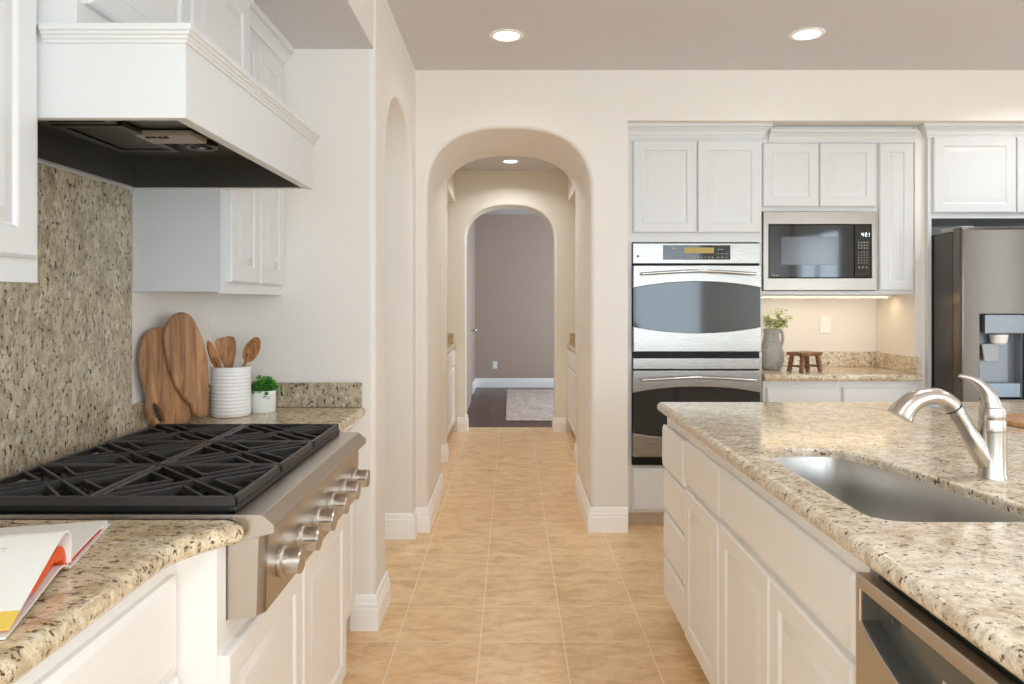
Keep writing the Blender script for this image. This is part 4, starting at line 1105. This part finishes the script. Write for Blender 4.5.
# open cookbook
t = thing('cookbook', 'open cookbook lying on the granite counter in front of the rangetop', 'book', (-0.716, 1.176, 0.9165), rot=PI + 0.262)
# local x runs along the spine away from the aisle, local +y towards the near edge after the turn
M_page = mat('printed_page', (240, 239, 232), 0.7); q = NT(M_page)
vv = q.coords()
sepx = q.n('ShaderNodeSeparateXYZ'); q.l(vv, sepx.inputs[0])
def math_(op, a, b=None):
    o = q.n('ShaderNodeMath', operation=op)
    for i, x in enumerate((a, b)):
        if x is None: continue
        if isinstance(x, (int, float)): o.inputs[i].default_value = x
        else: q.l(x, o.inputs[i])
    return o.outputs[0]
ln = math_('LESS_THAN', math_('FRACT', math_('MULTIPLY', sepx.outputs[1], 150)), 0.38)
colm = math_('MULTIPLY', math_('GREATER_THAN', sepx.outputs[0], 0.06), math_('LESS_THAN', math_('ABSOLUTE', math_('SUBTRACT', sepx.outputs[1], 0.125)), 0.062))
nz = math_('GREATER_THAN', q.noise(q.coords((160, 30, 1)), 1.0, 1), 0.42)
ink = math_('MULTIPLY', math_('MULTIPLY', ln, colm), math_('MULTIPLY', nz, 0.5))
c1 = q.mix(ink, (240, 239, 232), (120, 120, 118))
yb = math_('GREATER_THAN', sepx.outputs[1], 0.212)
q.l(q.mix(yb, c1, (232, 200, 92)), q.b.inputs['Base Color'])
M_pageplain = mat('plain_page', (240, 239, 233), 0.7)
M_orange = mat('orange_endpaper', (236, 92, 30), 0.55)
M_cover = mat('white_book_cover', (232, 230, 226), 0.4)
M_red = mat('red_page_edge', (206, 62, 52), 0.6)
BL = 0.31
def sheet(top, th, x0=0.0, x1=BL):
    top = [Vector((0, y, z)) for y, z in top]; n = len(top)
    lowr = []
    for i, p_ in enumerate(top):
        tg = (top[min(i + 1, n - 1)] - top[max(i - 1, 0)]).normalized(); nr_ = Vector((0, -tg.z, tg.y))
        lowr.append(p_ - nr_ * (th if not isinstance(th, list) else th[i]))
    ring = [(p_.y, p_.z) for p_ in top] + [(p_.y, p_.z) for p_ in reversed(lowr)]
    mb = MB(); vs_ = [(x, y, z) for x in (x0, x1) for y, z in ring]; m = len(ring)
    fs = [(k, (k + 1) % m, m + (k + 1) % m, m + k) for k in range(m)]
    for i in range(n - 1):
        a, b, c_, d_ = i, i + 1, m - 2 - i, m - 1 - i
        fs += [(a, b, c_, d_), (m + a, m + b, m + c_, m + d_)]
    return mb.add(vs_, fs)
cv = lambda pts, n=5: [(p_.x, p_.y) for p_ in curve([(y, z, 0) for y, z in pts], n)]
part('cover', sheet(cv([(-0.243, 0.004), (-0.12, 0.004), (-0.01, 0.004), (0.005, 0.010), (0.03, 0.018), (0.06, 0.019), (0.14, 0.012), (0.252, 0.0035)]), 0.003, -.004, BL + .004), M_cover, t, 60, local=True, wn=False)
part('far_pages', sheet(cv([(-0.238, 0.011), (-0.12, 0.013), (-0.03, 0.012), (-0.004, 0.0085)]), 0.0065), M_pageplain, t, 60, local=True, wn=False)
part('edge_stripe', sheet(cv([(-0.19, 0.0095), (-0.12, 0.0105), (-0.03, 0.010), (-0.008, 0.008)]), 0.0035, -.0012, 0.0), M_red, t, 60, local=True, wn=False)
part('endpaper', sheet(cv([(-0.002, 0.009), (0.008, 0.034), (0.026, 0.047), (0.055, 0.046), (0.14, 0.031), (0.235, 0.0085)]), [0.012] * 6 + [0.021] * 9 + [0.014] * 6 + [0.005] * 5, .001, BL - .002), M_orange, t, 60, local=True, wn=False)
part('near_pages', sheet(cv([(-0.001, 0.012), (-0.004, 0.040), (0.004, 0.060), (0.022, 0.070), (0.055, 0.066), (0.14, 0.043), (0.245, 0.012)]), 0.003, -.006, BL - .002), M_page, t, 60, local=True, wn=False)
